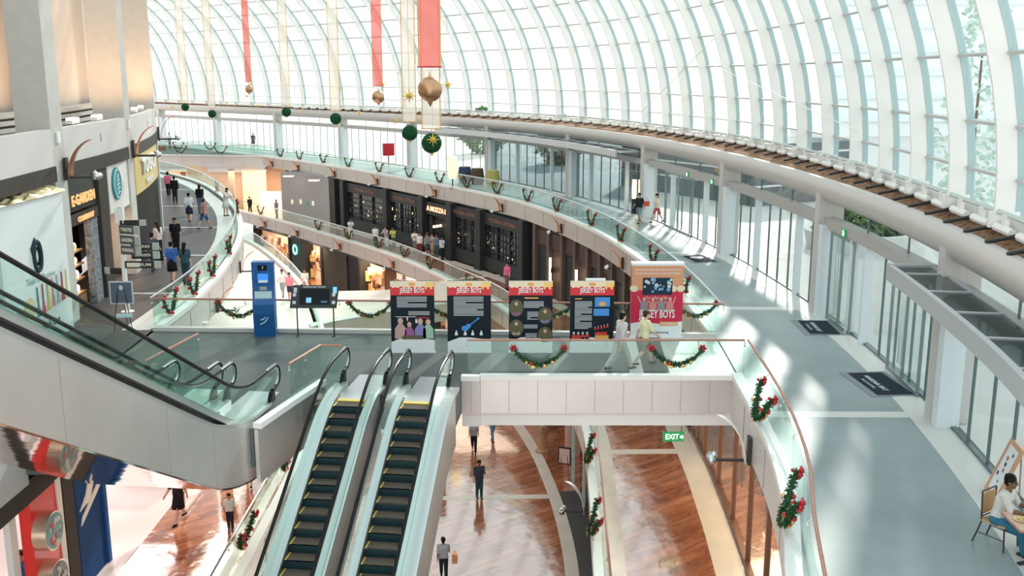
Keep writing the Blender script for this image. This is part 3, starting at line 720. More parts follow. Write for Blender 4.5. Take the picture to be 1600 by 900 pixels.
# ------------------------------------------------------------------ basement left shop fronts (red piers, blue panel)
SX = -11.25
mb = MB(); mb.box(SX-.3, SX+.02, 12, 23.2, -1.75, -1.2); mb.box(SX-.2, SX+.05, 23.12, 23.7, -5.2, -1.0); S(mb.build('wall_basement_left', [mat('dark_bronze', (.1, .09, .08))]))
mb = MB(); mb.box(-17, -16.8, 12, 36, -5.2, -1.2); mb.box(-22, -11.3, 35.6, 35.9, -5.2, -.95); S(mb.build('wall_basement_shops', [mat('lit_white_wall', (.82, .78, .74), .5)]))
o = empty('red_pier', (SX, 22.35, -5.2), 0, 'red pier carrying round picture drums and a white edge strip', 'pier')
def pb(name, m, *a): mb = MB(); mb.box(*a); return mb.build(name, m, o)
pb('red_panel', mat('red_panel', (.72, .035, .03), .3), -.25, .02, -.85, .45, 0, 3.45)
pb('white_strip', M_white, -.2, .05, .45, .7, 0, 3.5)
for k, z in enumerate((2.6, 1.35, .25)):
    Mz = Matrix.Translation((.02, -.45, z)) @ Matrix.Rotation(PI/2, 4, 'Y')
    mb = MB(Mz); mb.lathe([(0, 0), (.47, 0), (.47, .34), (.44, .34), (0, .33)], n=32); dr = mb.build('picture_drum', mat('brass_drum', (.72, .55, .42), .3, .7), o, True)
    mb = MB(Mz); mb.lathe([(0, .34), (.43, .34), (.43, .35), (0, .35)], n=32)
    rd = random.Random(30+k)
    for j in range(26):
        mb.mi = rd.choice((1, 1, 2, 3)); a = rd.uniform(0, 6.28); r = .32*rd.random()**.5; mb.sphere((r*math.cos(a), r*math.sin(a), .352), rd.uniform(.03, .10), 7, 4, (1, .5+rd.random(), .06))
    mb.build('drum_picture', [mat('pic_a%d' % k, [(.05, .25, .28), (.02, .02, .02), (.12, .12, .10)][k], .4), mat('pic_b', (.6, .6, .58), .5), mat('pic_c%d' % k, [(.5, .06, .06), (.75, .75, .73), (.8, .6, .05)][k], .5), mat('pic_d', (.12, .16, .13), .5)], dr)
o = empty('blue_panel', (SX, 24.65, -5.2), 0, 'dark blue shop panel bearing a white angular emblem', 'sign')
pb('panel_face', mat('navy_panel', (.012, .06, .20), .6, 0, .1), -.25, .05, -.9, .62, 0, 4.2); pb('panel_edge', mat('blue_edge', (.02, .10, .30), .6, 0, .1), -.25, .12, .62, .8, 0, 4.2)
mb = MB(Matrix.Translation((.055, -.15, 0)) @ Matrix.Rotation(PI/2, 4, 'Z') @ Matrix.Rotation(PI/2, 4, 'X'))
mb.prism([(-.62, 2.15), (-.2, 2.45), (.1, 2.9), (.42, 3.15), (.62, 3.45), (.45, 2.95), (.1, 2.55), (.3, 2.6), (.0, 2.2), (-.3, 2.2)], 0, .03)
mb.prism([(-.6, 1.75), (.7, 2.35), (.78, 2.6), (-.1, 2.15), (-.5, 1.95)], 0, .03); mb.build('emblem', M_white, o)
o = empty('display_cabinet', (-10.9, 31.4, -5.2), 0, 'low white cabinet standing on the pink shop floor', 'cabinet')
pb('cabinet_body', M_white, -1.9, .1, -.8, .8, 0, 1.0); pb('cabinet_top', M_white, -1.95, .15, -.85, .85, 1.0, 1.05)
# window display at far left
o = empty('shop_window', (SX-1.2, 20.7, -5.2), 0, 'bright shop window crowded with colourful toys at the lower left corner', 'window display')
pb('window_frame', M_white, -.1, .0, .1, 1.2, 0, 3.4); pb('window_post', M_white, .85, 1.0, .25, .55, 0, 3.4)
pb('back_board', mat('dark_board', (.1, .08, .07), .5), -.6, -.5, -2.6, .1, 0, 2.4)
pb('round_plaque', M_black, -.5, -.42, -.75, .05, 1.75, 2.2)
rd = random.Random(9); pal = [(.8, .45, .05), (.8, .65, .08), (.65, .1, .06), (.1, .2, .5), (.8, .75, .7), (.35, .1, .4), (.9, .35, .15)]
mb = MB()
for k in range(220):
    mb.mi = k % 7; mb.sphere((-.42+rd.uniform(0, .35), rd.uniform(-2.4, .15), rd.uniform(.15, 1.8)), rd.uniform(.05, .15), 7, 5, (1, 1, rd.uniform(.6, 1.3)))
ob = mb.build('toys', [mat('toy_%d' % k, c, .4) for k, c in enumerate(pal)], o); ob['kind'] = 'stuff'
area('shop_light', (-13.5, 23, -1.5), 3, 4, 130, (1, .88, .84)); area('shop_light', (-14, 31, -1.4), 4, 6, 230, (1, .86, .86))
area('shop_light', (-9.3, 28, -1.25), 1.5, 12, 130, (1, .72, .5))

# ------------------------------------------------------------------ escalators
TAN = math.tan(R(30))
def esc_path(f1, L, sgn, run_flat_end=0):
    pts = []; y = 0
    while y < L+.01:
        d = y-f1; r = .9
        if d <= -r: z = 0
        elif d < r: z = TAN*(d+r)**2/(4*r)
        else: z = TAN*d
        pts.append((y, sgn*z)); y += .2 if abs(d) < 1.6 else .8
    return pts
M_step = mat('step_tread', (.16, .13, .10), .5, .4); M_riser = mat('step_riser', (.008, .035, .045), .4, .3); M_yel = mat('yellow_edge', (.75, .55, .12), .5)
def escalator(loc, sgn, L, label, f1=2.1, hw=.575, sw=.37, group=None, steps=True, outerL=.16, outerR=.16, soffit=M_silver, low=0.0, deep=1.2):
    o = empty('escalator', loc, PI-.12, label, 'escalator', group)
    path = esc_path(f1, L, sgn)
    def dz(y): k = max(0, min(1, (y-f1+.2)/2.2)); return -low*k*k*(3-2*k)
    def ribbon(mb, x0, x1, z0, z1, y0=0.0, y1=99, lower=False):
        P = [p for p in path if y0 <= p[0] <= y1]
        vs = []; fs = []
        for y, z in P:
            if lower: z += dz(y)
            vs += [(x0, y, z+z0), (x1, y, z+z0), (x1, y, z+z1), (x0, y, z+z1)]
        for i in range(len(P)-1):
            a = 4*i
            for q in range(4): fs.append((a+q, a+4+q, a+4+(q+1) % 4, a+(q+1) % 4))
        n = 4*(len(P)-1); fs += [(0, 1, 2, 3), (n+3, n+2, n+1, n)]; mb.add(vs, fs)
    for sd_ in (-1, 1):
        # local +x is world -x: side -1 is the right-hand side in the picture
        ow = outerR if sd_ < 0 else outerL
        mb = MB(); x = sd_*hw
        top = [(y, z+.93) for y, z in path]; lp = [(.30-.27*math.sin(a), .66+.27*math.cos(a)) for a in [k*PI/8 for k in range(1, 9)]]
        pts = [(x, y, z) for y, z in reversed([p for p in top if p[0] > .31])]+[(x, .30, .93)]+[(x, y, z) for y, z in lp]+[(x, .55, .37)]
        mb.tube(pts, .042, 8); hr = mb.build('handrail', M_black, o, True)
        mb = MB(); mb.tube([(p[0], p[1], p[2]-.0) for p in ([(x, .62, .885), (x, .30, .885)]+[(x, y+.045*math.sin(0)+.02, z) for y, z in [(.30-.225*math.sin(a), .66+.225*math.cos(a)) for a in [k*PI/8 for k in range(1, 9)]]])], .03, 6); mb.tube([(x, y-.0, z) for y, z in [(.9, .955), (.3, .955)]+[(.30-.29*math.sin(a), .66+.29*math.cos(a)) for a in [k*PI/8 for k in range(1, 9)]]], .034, 6); mb.build('newel_rim_and_sheen', M_steel, hr, True)  # outer steel tube stands in for sky reflection on the black handrail loop
        mb = MB(); P = [p for p in path if p[0] >= .3]; vs = []; fs = []
        prof = [(.06+.0, .66, .66)]+[(.30-.24*math.cos(a), .66-.24*math.sin(a), .66+.24*math.sin(a)) for a in (.5, 1.0)]+[(y, z+.12 if y > .6 else .42, z+.90) for y, z in P]
        for y, z0, z1 in prof: vs += [(x-.006, y, z0), (x+.006, y, z0), (x+.006, y, z1), (x-.006, y, z1)]
        for i in range(len(prof)-1):
            a = 4*i
            for q in range(4): fs.append((a+q, a+4+q, a+4+(q+1) % 4, a+(q+1) % 4))
        mb.add(vs, fs); mb.build('glass_balustrade', M_glass, o)
        mb = MB(); xi = sd_*(sw+.03); xo = sd_*(hw-.03); ribbon(mb, min(xi, xo), max(xi, xo), .0, .16, .75); mb.build('inner_deck', mat('deck_aluminium', (.60, .615, .61), .3, .75), o)
        mb = MB(); xi = sd_*(hw-.03); xo = sd_*(hw+ow); ribbon(mb, min(xi, xo), max(xi, xo), .05, .13, .3, lower=True); mb.build('outer_deck', mat('deck_aluminium', (.72, .73, .72)), o)
        mb = MB(); xi = sd_*(sw); xo = sd_*(sw+.03); ribbon(mb, min(xi, xo), max(xi, xo), -.1, .12, 1.5); mb.build('skirt', M_dark, o)
        mb = MB(); xi = sd_*(hw+ow-.03); xo = sd_*(hw+ow); ribbon(mb, min(xi, xo), max(xi, xo), -deep, .05, 1.3 if sgn < 0 else 1.9, lower=True)
        if sgn > 0:
            pass
        cl = mb.build('side_cladding', M_silver, o)
        if sgn > 0 and sd_ < 0:
            for yy in (4.2, 6.2, 9.5, 12.8):
                pz = [z for y, z in path if y <= yy][-1]+TAN*(yy-[y for y, z in path if y <= yy][-1])-low; mb = MB(); mb.box(xo-.004 if xo < 0 else xo, xo+.0 if xo < 0 else xo+.004, yy-.008, yy+.008, pz-deep+.02, pz+.03); mb.build('panel_joint', mat('steel_joint', (.38, .36, .35)), cl)
        mb = MB(); mb.prism([(.50, .1), (.85, .1), (.66, .34), (.50, .38)], -.05, .05)
        ob = mb.build('handrail_entry', M_black, o); ob.matrix_local = Matrix.Translation((x, 0, 0)) @ Matrix(((0, 0, 1, 0), (1, 0, 0, 0), (0, 1, 0, 0), (0, 0, 0, 1)))
    mb = MB(); ribbon(mb, -hw-outerR, hw+outerL, -deep-.03, -deep+.01, 1.4, lower=True); mb.build('soffit', soffit, o)
    mb = MB(); mb.box(-sw-.03, sw+.03, -.35, 1.75, .0, .02); mb.build('landing_plate', mat('landing_plate', (.60, .62, .63), .35, .6), o)
    mb = MB(); mb.box(-sw, sw, 1.75, 1.9, .005, .03); mb.build('comb', M_yel, o)
    if steps:
        st = MB(); st.box(-sw, sw, 0, .36, -.03, 0); st.mi = 2; st.box(-sw, -sw+.035, 0, .36, .0, .004); st.box(sw-.035, sw, 0, .36, .0, .004); st.mi = 0
        for k in range(10): st.box(-sw+.05, sw-.05, .02+k*.034, .03+k*.034, 0, .004)
        st.mi = 1; st.box(-sw, sw, .345 if sgn < 0 else 0, .36 if sgn < 0 else .015, -.24 if sgn < 0 else -.24, -.0)
        for k in range(18): st.box(-sw+.02+k*.04, -sw+.035+k*.04, .36 if sgn < 0 else -.006, .366 if sgn < 0 else 0, -.22, -.01)
        me = st.mesh('escalator_step', [M_step, M_riser, M_yel])
        n = int((L-1.9)/.346)
        for i in range(n):
            y = 1.9+i*.346; zz = sgn*max(0, TAN*(y+.17-f1))
            s1 = bpy.data.objects.new('step', me); COL.objects.link(s1); s1.parent = o; s1.location = (0, y, zz)
    return o
escalator((-3.80, 25.60, 0), -1, 11.2, 'left one of the twin escalators going down from the bridge in front', outerR=.03, group='twin escalators going down')
escalator((-2.13, 25.40, 0), -1, 11.2, 'right one of the twin escalators going down from the bridge in front', outerL=.03, outerR=.30, group='twin escalators going down')
escalator((-6.45, 24.15, 0), 1, 18.5, 'silver clad escalator rising to the upper left corner, nearer one', f1=2.5, outerL=.17, outerR=.06, group='escalators rising to the left', soffit=M_mirror, low=.32, deep=1.35)
escalator((-7.94, 24.33, 0), 1, 18.5, 'farther rising escalator half hidden behind the silver cladding', f1=2.5, outerL=.2, outerR=.17, group='escalators rising to the left', soffit=M_mirror, low=.32, deep=1.35)

# ------------------------------------------------------------------ glass balustrades
def balustrade(label, pts, z, h=1.05, step=2, rail=M_rail, group=None, inward=.0, dark=False, rr=.032):
    x0, y0 = pts[0][0], pts[0][1]
    o = empty('glass_balustrade', (x0, y0, z), 0, label, 'balustrade', group); Mo = Matrix.Translation((-x0, -y0, -z))
    n = len(pts)-1
    for i in range(0, n, step):
        seg = pts[i:i+step+1]
        if len(seg) < 2: continue
        a, b = Vector(seg[0][:2]), Vector(seg[1][:2]); t = (b-a)*.01/max(.01, (b-a).length)
        seg = [(seg[0][0]+t.x, seg[0][1]+t.y)+tuple(seg[0][2:])]+list(seg[1:])
        mb = MB(Mo); mb.sweep(seg, [(-.007, z+.06), (.007, z+.06), (.007, z+h), (-.007, z+h)]); mb.build('glass_panel', M_glass, o)
    mb = MB(Mo); mb.tube([(x+nx*inward, y+ny*inward, z+h-.0) for x, y, nx, ny in pts], rr, 8); hr = mb.build('handrail', rail, o, True)
    mb = MB(Mo)
    for i in range(0, n+1, step):
        x, y, nx, ny = pts[i]; k = .045 if inward <= 0 else -.045
        mb = MB(Mo); mb.tube([(x, y, z+h-.17), (x, y, z+h-.12), (x+nx*inward*.9, y+ny*inward*.9, z+h-.03)], [.03, .012, .012], 6); mb.build('rail_bracket', M_steel, o)
    return o
s0 = IR.S(6.28, 25.7); s1 = IR.S(6.5, 30.2)
balustrade('curved glass balustrade with wooden rail along the near right walkway edge', IR.pts(0, s0, 1, .05), .12, .95, 2, inward=-.10)
balustrade('glass balustrade with slim rail curving along the far right walkway', IR.pts(s1, IR.L, 1.2, .05), .12, .93, 2, rail=M_steel, inward=-.06)
balustrade('glass balustrade on the near side of the bridge above the silver beam', straight((-1.2, 25.72), (6.25, 25.72), 6), .12, .93, 1, inward=.05)
balustrade('glass balustrade on the far side of the bridge behind the posters', straight((-11.5, 30.88), (6.6, 30.1), 12), .10, .95, 1, inward=-.05)
balustrade('glass balustrade curving round the left gallery edge', IL.pts(0, IL.L, 1.1, -.05), .12, .93, 2, rail=M_steel, inward=.06)
balustrade('short glass balustrade left of the twin escalators', straight((-5.5, 23.5), (-5.05, 25.25), 2), .10, .95, 1, inward=.0)
balustrade('low glass return beside the left twin escalator handrail', straight((-5.05, 25.25), (-4.5, 25.2), 1), .10, .95, 1, inward=.0)
balustrade('stub balustrade behind the rising escalators', straight((-9.2, 23.9), (-8.7, 26.6), 2), .05, .95, 1, inward=.0)
balustrade('glass balustrade along the left basement edge', BL.pts(0, BL.S(-7.75, 34), 1.2, -.05), -5.08, .95, 2, rail=M_steel)
balustrade('glass balustrade of the far left basement gallery', BL.pts(BL.S(-8.6, 43), BL.L, 1.2, -.05), -5.08, .95, 2, rail=M_white)
balustrade('glass balustrade on the far right basement gallery below the dark shopfront', BR.pts(BR.S(2.6, 42), BR.L, 1.2, .05), -5.08, .93, 2, rail=M_steel, inward=-.05)
balustrade('glass balustrade on the near right basement edge under the bridge', BR.pts(0, BR.S(2.8, 39.5), 1.2, .05), -5.08, .93, 2, rail=M_rail, inward=-.05)
balustrade('glass balustrade of the far white footbridge', straight((-42, 102.3), (-24.9, 100.2), 8), .14, .95, 1, rail=M_steel)
balustrade('farther glass balustrade of the far white footbridge', straight((-42, 109.4), (-31, 106), 6), .14, .95, 1, rail=M_steel)
# ------------------------------------------------------------------ basement right: dark shopfront under the far walkway
def crv_s(c, y): return min((c.L*i/700 for i in range(701)), key=lambda t: abs(c.at(t)[0].y-y))
def cb(mb, c, s0, s1, z0, z1, o0, o1, ds=1.2): mb.sweep(c.pts(s0, s1, ds, 0), [(o0, z0), (o1, z0), (o1, z1), (o0, z1)])
M_blk = mat('black_timber', (.018, .020, .022), .35); M_blk2 = mat('charcoal_panel', (.032, .033, .036), .4)
M_dglass = mat('dark_shop_glass', (.02, .028, .032), .08, 0, .8)
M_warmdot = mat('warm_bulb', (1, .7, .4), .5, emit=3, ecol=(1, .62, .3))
mb = MB(); cb(mb, WR, 0, crv_s(WR, 61), -5.2, -1.0, -.35, -.1); S(mb.build('wall_basement_right', [M_brown]))
mb = MB(); cb(mb, WR, crv_s(WR, 61), crv_s(WR, 89.3), -5.2, -.95, -.6, -.3); S(mb.build('wall_dark_front', [M_blk]))
piersY = [88.6, 87.2, 80.5, 75.3, 71.5, 67.8, 62.6]
for y in piersY:
    p, t, n = WR.at(crv_s(WR, y)); mb = MB(); mb.cbox((p.x, p.y, -3.1), (.55, .7, 4.2), math.atan2(n.y, n.x)); mb.cbox((p.x, p.y, -5.1), (.7, .85, .25), math.atan2(n.y, n.x)); S(mb.build('column', [M_blk2]))
rd = random.Random(11)
desc = {1: 'dark latticed shop window farthest left on the black shopfront', 2: 'dark latticed shop window second from the left on the black shopfront', 4: 'dark latticed shop window right of the lettered entrance', 5: 'dark latticed shop window at the right end of the black shopfront'}
for i in range(1, 6):
    a = crv_s(WR, piersY[i])-.4; b = crv_s(WR, piersY[i+1])+.4
    a, b = min(a, b), max(a, b); mid = (a+b)/2; pm, tm, nm = WR.at(mid)
    if i == 3:
        o = empty('shop_entrance', (pm.x, pm.y, -5.2), 0, 'dark shop entrance with glowing letters over the doorway', 'shopfront'); Mo = Matrix.Translation((-pm.x, -pm.y, 5.2))
        mb = MB(Mo); cb(mb, WR, a, b, -2.25, -1.3, -.2, .05); mb.build('sign_board', M_blk, o)
        ob = text('sign_letters', 'A MOZZA I', .5, mat('orange_sign', (.9, .4, .2), .4, emit=2.2, ecol=(1, .42, .22)), o, (nm.x*.1, nm.y*.1, 3.42), (PI/2, 0, math.atan2(-tm.y, -tm.x)), .03, True, 3.0)
        mb = MB(Mo); cb(mb, WR, mid-.9, mid+.9, -5.2, -2.6, -.28, -.22); mb.build('doorway', M_black, o)
        for sd_ in (-1, 1):
            mb = MB(Mo); cb(mb, WR, mid+sd_*1.25-.25, mid+sd_*1.25+.25, -5.2, -2.4, -.25, -.1); mb.build('door_leaf', M_blk2, o)
        mb = MB(Mo)
        for k in range(3): q = WR.at(mid-.5+.5*k)[0]; mb.sphere((q.x+nm.x*.0, q.y+nm.y*.0, -2.9-.1*k), .11, 8, 6)
        mb.build('lamp_globes', M_warmdot, o)
        continue
    root = empty('shop_window', (pm.x, pm.y, -5.2), 0, desc[i], 'shop window', 'latticed windows of the black shopfront'); Mo = Matrix.Translation((-pm.x, -pm.y, 5.2))
    mb = MB(Mo); cb(mb, WR, a, b, -4.2, -1.95, -.25, -.2); mb.build('pane', M_dglass, root)
    mb = MB(Mo); cb(mb, WR, a, b, -5.1, -4.2, -.2, -.05); cb(mb, WR, a, b, -1.95, -1.15, -.2, -.02); mb.build('panelling', M_blk2, root)
    mb = MB(Mo); n = 12
    for k in range(n+1):
        p, t, nn = WR.at(a+(b-a)*k/n); mb.cbox((p.x-nn.x*.12, p.y-nn.y*.12, -3.08), (.10 if k % 4 == 0 else .05, .12 if k % 4 == 0 else .05, 2.25), math.atan2(nn.y, nn.x))
    for z in (-3.75, -3.3, -2.85, -2.4): cb(mb, WR, a, b, z-.02, z+.02, -.15, -.1)
    mb.build('muntins', M_blk2, root)
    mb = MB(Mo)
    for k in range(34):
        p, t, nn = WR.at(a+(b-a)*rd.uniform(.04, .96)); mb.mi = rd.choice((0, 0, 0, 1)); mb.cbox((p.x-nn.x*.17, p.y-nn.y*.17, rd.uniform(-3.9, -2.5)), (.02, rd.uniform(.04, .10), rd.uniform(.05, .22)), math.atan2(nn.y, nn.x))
    ob = mb.build('window_reflections', [mat('dim_reflection', (.35, .40, .42), .4), M_warmdot], root); ob['kind'] = 'stuff'  # small chips on the dark pane stand in for reflections and warm points
    mb = MB(Mo); 
    ob = text('sign_letters', 'PIZZERIA OSTERIA', .34, mat('dull_orange', (.35, .16, .10), .5), root, (nm.x*.02, nm.y*.02, 3.62), (PI/2, 0, math.atan2(-tm.y, -tm.x)), .02, False, 3.6)
# brown panelled facade right of it with slim wall lamps
mb = MB(); k = 0; s_ = crv_s(WR, 61.5)
M_bp = mat('brown_grey_panel', (.12, .085, .07), .45); M_bp2 = mat('dark_brown_panel', (.075, .05, .04), .45)
ss = crv_s(WR, 61.0); k = 0
while ss > crv_s(WR, 36):
    p, t, nn = WR.at(ss); rz = math.atan2(nn.y, nn.x); mb.mi = 0
    mb.cbox((p.x, p.y, -3.1), (.3, .35, 4.2), rz); mb.mi = 1
    q, _, n2 = WR.at(ss-1.0); mb.cbox((q.x-n2.x*.05, q.y-n2.y*.05, -1.7), (.08, 1.3, .9), rz); mb.mi = 2
    if k % 2 == 0: mb.cbox((q.x-n2.x*.06, q.y-n2.y*.06, -3.7), (.06, 1.2, 2.9), rz)
    ss -= 2.0; k += 1
S(mb.build('wall_panelling', [M_bp, M_bp2, M_black]))
for k, y in enumerate((58.6, 54.8, 50.0)):
    p, t, nn = WR.at(crv_s(WR, y)); o = empty('wall_lamp', (p.x+nn.x*.2, p.y+nn.y*.2, -4.2), math.atan2(nn.y, nn.x), ['slim glowing wall lamp on the brown facade, farthest left', 'slim glowing wall lamp on the brown facade between two doors', 'slim glowing wall lamp on the brown facade left of the red poster'][k], 'lamp', 'slim wall lamps on the brown facade')
    b = MB(); b.tube([(0, 0, 0), (0, 0, 1.5)], .07, 8); b.build('lamp_tube', M_glow, o); b = MB(); b.box(-.2, 0, -.08, .08, .6, .9); b.build('wall_plate', M_dark, o)
# grey block wall, lit shop and brown hall beyond
mb = MB(); mb.prism([(-16.5, 89.2), (-17.6, 90.6), (-22, 94.5), (-18, 97), (-14, 92)], -5.2, -.95); S(mb.build('wall_grey_block', [mat('grey_blue_wall', (.34, .32, .32), .55)]))
for k, (f, c) in enumerate(((.15, (.7, .7, .65)), (.32, (.08, .25, .12)), (.5, (.75, .68, .6)), (.75, (.8, .7, .5)))):
    x = -17.8+f*-4.0; y = 90.75+f*3.6; mb = MB(); mb.cbox((x+.03, y-.06, -3.55-.12*(k % 2)), (.3, .06, .42), R(-41)); ob = mb.build('wall_notice', mat('notice_%d' % k, c, .5, emit=.4))
    tag(ob, ['small pale notice on the grey basement wall, nearest the dark shopfront', 'small green notice on the grey basement wall', 'small white notice in the middle of the grey basement wall', 'small warm notice on the grey basement wall, leftmost'][k], 'sign', 'small notices on the grey basement wall')
mb = MB(); mb.box(-33, -22, 101, 101.3, -5.2, -.95); S(mb.build('wall_lit_shop', [mat('lit_cream', (.85, .62, .45), .6)]))
o = empty('lit_shop', (-24.5, 98.5, -5.2), 0, 'warmly lit shop interior with a white display stand, beyond the grey wall', 'shop')
def sb(name, m, *a): mb = MB(); mb.box(*a); return mb.build(name, m, o)
sb('cream_panel', mat('glow_cream', (.9, .65, .45), .5, emit=.5, ecol=(1, .6, .35)), -2.6, -.2, 1.2, 1.4, 0, 3.9)  # panel and stand glow in place of light falling on them
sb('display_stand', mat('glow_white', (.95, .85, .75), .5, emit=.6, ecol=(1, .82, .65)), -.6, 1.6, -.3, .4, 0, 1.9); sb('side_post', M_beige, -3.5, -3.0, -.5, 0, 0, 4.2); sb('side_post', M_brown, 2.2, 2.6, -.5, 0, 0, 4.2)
area('shop_light', (-26, 97.5, -1.2), 5, 3, 260, (1, .7, .45)); area('shop_light', (-31, 104, -1.4), 8, 6, 260, (1, .55, .3))
mb = MB(); mb.box(-60, -26, 118, 118.4, -5.2, 0); S(mb.build('wall_far_hall', [mat('rust_wall', (.26, .09, .06), .5)]))
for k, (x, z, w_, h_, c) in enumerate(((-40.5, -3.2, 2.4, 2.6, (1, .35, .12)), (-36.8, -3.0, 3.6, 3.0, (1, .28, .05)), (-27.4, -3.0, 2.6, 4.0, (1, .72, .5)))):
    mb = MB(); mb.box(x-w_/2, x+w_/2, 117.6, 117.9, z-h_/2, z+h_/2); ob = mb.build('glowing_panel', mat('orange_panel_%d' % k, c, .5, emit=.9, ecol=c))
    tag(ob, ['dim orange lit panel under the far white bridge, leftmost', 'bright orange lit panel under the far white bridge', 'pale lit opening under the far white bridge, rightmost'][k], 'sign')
for k, (x, y) in enumerate(((-39.5, 112), (-31.5, 108), (-28.5, 106))):
    mb = MB(); mb.tube([(x, y, -5.2), (x, y, -.9)], .42, 16); S(mb.build('column', [mat('warm_column', (.55, .38, .30), .5)], smooth=True))
# ceiling lamps in basement soffit near the lit shop
for k, (x, y) in enumerate(((-24.4, 96.8), (-20.6, 91.6), (-17.5, 87.8))):
    o = empty('ceiling_lamp', (x, y, -1.0), 0, ['square ceiling lamp over the lit shop, leftmost', 'square ceiling lamp in front of the grey wall', 'square ceiling lamp nearest the dark shopfront'][k], 'lamp', 'square ceiling lamps of the far basement')
    b = MB(); b.box(-.5, .5, -.3, .3, -.06, .0); b.build('lamp_frame', M_white, o); b = MB(); b.box(-.45, .45, -.26, .26, -.1, -.061); b.build('lamp_lens', M_glow, o)

# lowest level shop fronts below the far basement gallery
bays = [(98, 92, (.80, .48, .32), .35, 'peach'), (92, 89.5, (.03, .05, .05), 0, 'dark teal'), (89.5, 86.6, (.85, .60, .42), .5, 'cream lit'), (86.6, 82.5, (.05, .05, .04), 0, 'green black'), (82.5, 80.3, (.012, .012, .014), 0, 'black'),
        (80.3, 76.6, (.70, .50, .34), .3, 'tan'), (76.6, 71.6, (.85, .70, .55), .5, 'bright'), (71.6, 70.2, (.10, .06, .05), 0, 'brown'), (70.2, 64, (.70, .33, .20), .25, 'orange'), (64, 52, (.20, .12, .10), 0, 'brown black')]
lab = ['peach lit shop wall on the lowest level, farthest left', 'dark teal shopfront with a glowing round sign on the lowest level', 'cream lit shop window left of the dark greenery', 'dark shop bay with green plants and dim goods', 'plain black pier between the lowest level shops',
       'tan shop interior with a bowl and picture shelves', 'bright clothes shop with hanging garments behind the screen stand', 'narrow brown pier right of the clothes shop', 'orange shop wall crossed by a white rail', 'brown black shop wall behind the upright posters']
rd = random.Random(4)
for k, (y0, y1, c, em, nm_) in enumerate(bays):
    a, b = sorted((crv_s(BR, y0), crv_s(BR, y1))); pm, tm, nn = BR.at((a+b)/2); o = empty('shop_bay', (pm.x, pm.y, -10.4), 0, lab[k], 'shopfront'); Mo = Matrix.Translation((-pm.x, -pm.y, 10.4))
    mb = MB(Mo); cb(mb, BR, a, b, -10.4, -6.9, -2.2 if em else -1.4, -2.0 if em else -1.2); mb.build('back_wall', mat('bay_%s' % nm_, c, .5, emit=em*1.1), o)  # emission on the wall stands in for light falling inside the shop
    mb = MB(Mo); cb(mb, BR, a, b, -6.95, -6.1, -1.4, -1.1); mb.build('header', M_blk, o)
    for s_ in (a, b-.15):
        mb = MB(Mo); cb(mb, BR, s_, s_+.18, -10.4, -6.9, -2.0, -1.1); mb.build('side_post', M_blk2 if k != 6 else M_brown, o)
    if em or k == 3:
        mb = MB(Mo); n = 26
        for j in range(n):
            p, t, n2 = BR.at(rd.uniform(a+.3, b-.3)); mb.mi = j % 4; mb.cbox((p.x-n2.x*1.7, p.y-n2.y*1.7, rd.uniform(-10.1, -7.6)), (.25, rd.uniform(.12, .4), rd.uniform(.15, .9)), rd.uniform(0, 3))
        pal = {3: [(.05, .10, .03), (.12, .13, .05), (.35, .2, .1), (.03, .05, .03)], 6: [(.75, .08, .08), (.25, .2, .35), (.7, .75, .5), (.08, .08, .1)]}.get(k, [(.55, .28, .15), (.12, .06, .05), (.7, .55, .2), (.8, .7, .6)])
        ob = mb.build('goods', [mat('goods_%d_%d' % (k, j), c_, .5) for j, c_ in enumerate(pal)], o); ob['kind'] = 'stuff'
        mb = MB(Mo)
        for z in (-9.5, -8.7, -7.9): cb(mb, BR, a+.2, b-.2, z, z+.05, -2.0, -1.7)
        mb.build('shelf', mat('bay_shelf', (.5, .35, .25), .5), o)
    if k == 1:
        Mz = Mo @ Matrix.Translation((pm.x-nn.x*1.0, pm.y-nn.y*1.0, -7.9)) @ Matrix.Rotation(math.atan2(nn.y, nn.x), 4, 'Z') @ Matrix.Rotation(PI/2, 4, 'Y')
        mb = MB(Mz); mb.lathe([(.3, 0), (.5, 0), (.5, .06), (.3, .06)], n=20); mb.build('round_sign', mat('teal_glow', (.2, .8, .7), .5, emit=1.5, ecol=(.3, .9, .75)), o)
for x, y, e_ in ((-17, 88, 600), (-11.5, 80, 800), (-7.5, 73.5, 900), (-22, 95, 500), (-3, 66, 500)): area('shop_light', (x, y, -6.6), 3, 3, e_, (1, .68, .42))
area('hall_light', (-14, 62, -1.25), 4, 20, 500, (1, .82, .66)); area('hall_light', (-2, 62, -6.4), 8, 10, 420, (1, .80, .62))

# near right basement: glazed shop with bronze posts, lowest level wall under it
mb = MB(); cb(mb, WR, 0, crv_s(WR, 36), -1.75, -.98, -.25, .05); S(mb.build('wall_bronze_header', [mat('dark_bronze', (.1, .09, .08))]))
S(MB().prism([(9.6, 14), (9.9, 14), (9.9, 40), (9.6, 40)], -5.2, -.95).build('wall_shop_inner', [mat('warm_grey_wall', (.50, .42, .36), .6)]))
for o_ in [x for x in bpy.data.objects if x.name == 'wall_basement_right']:
    bpy.data.objects.remove(o_)
mb = MB(); cb(mb, WR, crv_s(WR, 35.8), crv_s(WR, 61), -5.2, -.95, -.35, -.1); S(mb.build('wall_basement_right', [M_brown]))
root = S(empty('window_20')); mb = MB(); cb(mb, WR, 0, crv_s(WR, 35.6), -5.15, -1.75, -.1, -.088); mb.build('pane', M_win, root)
mb = MB()
for y in (34.6, 33.2, 30.6, 27.9, 25.2, 22.5, 19.8): p, t, nn = WR.at(crv_s(WR, y)); mb.cbox((p.x-nn.x*.1, p.y-nn.y*.1, -3.45), (.14, .10 if y != 34.6 else .22, 3.5), math.atan2(nn.y, nn.x))
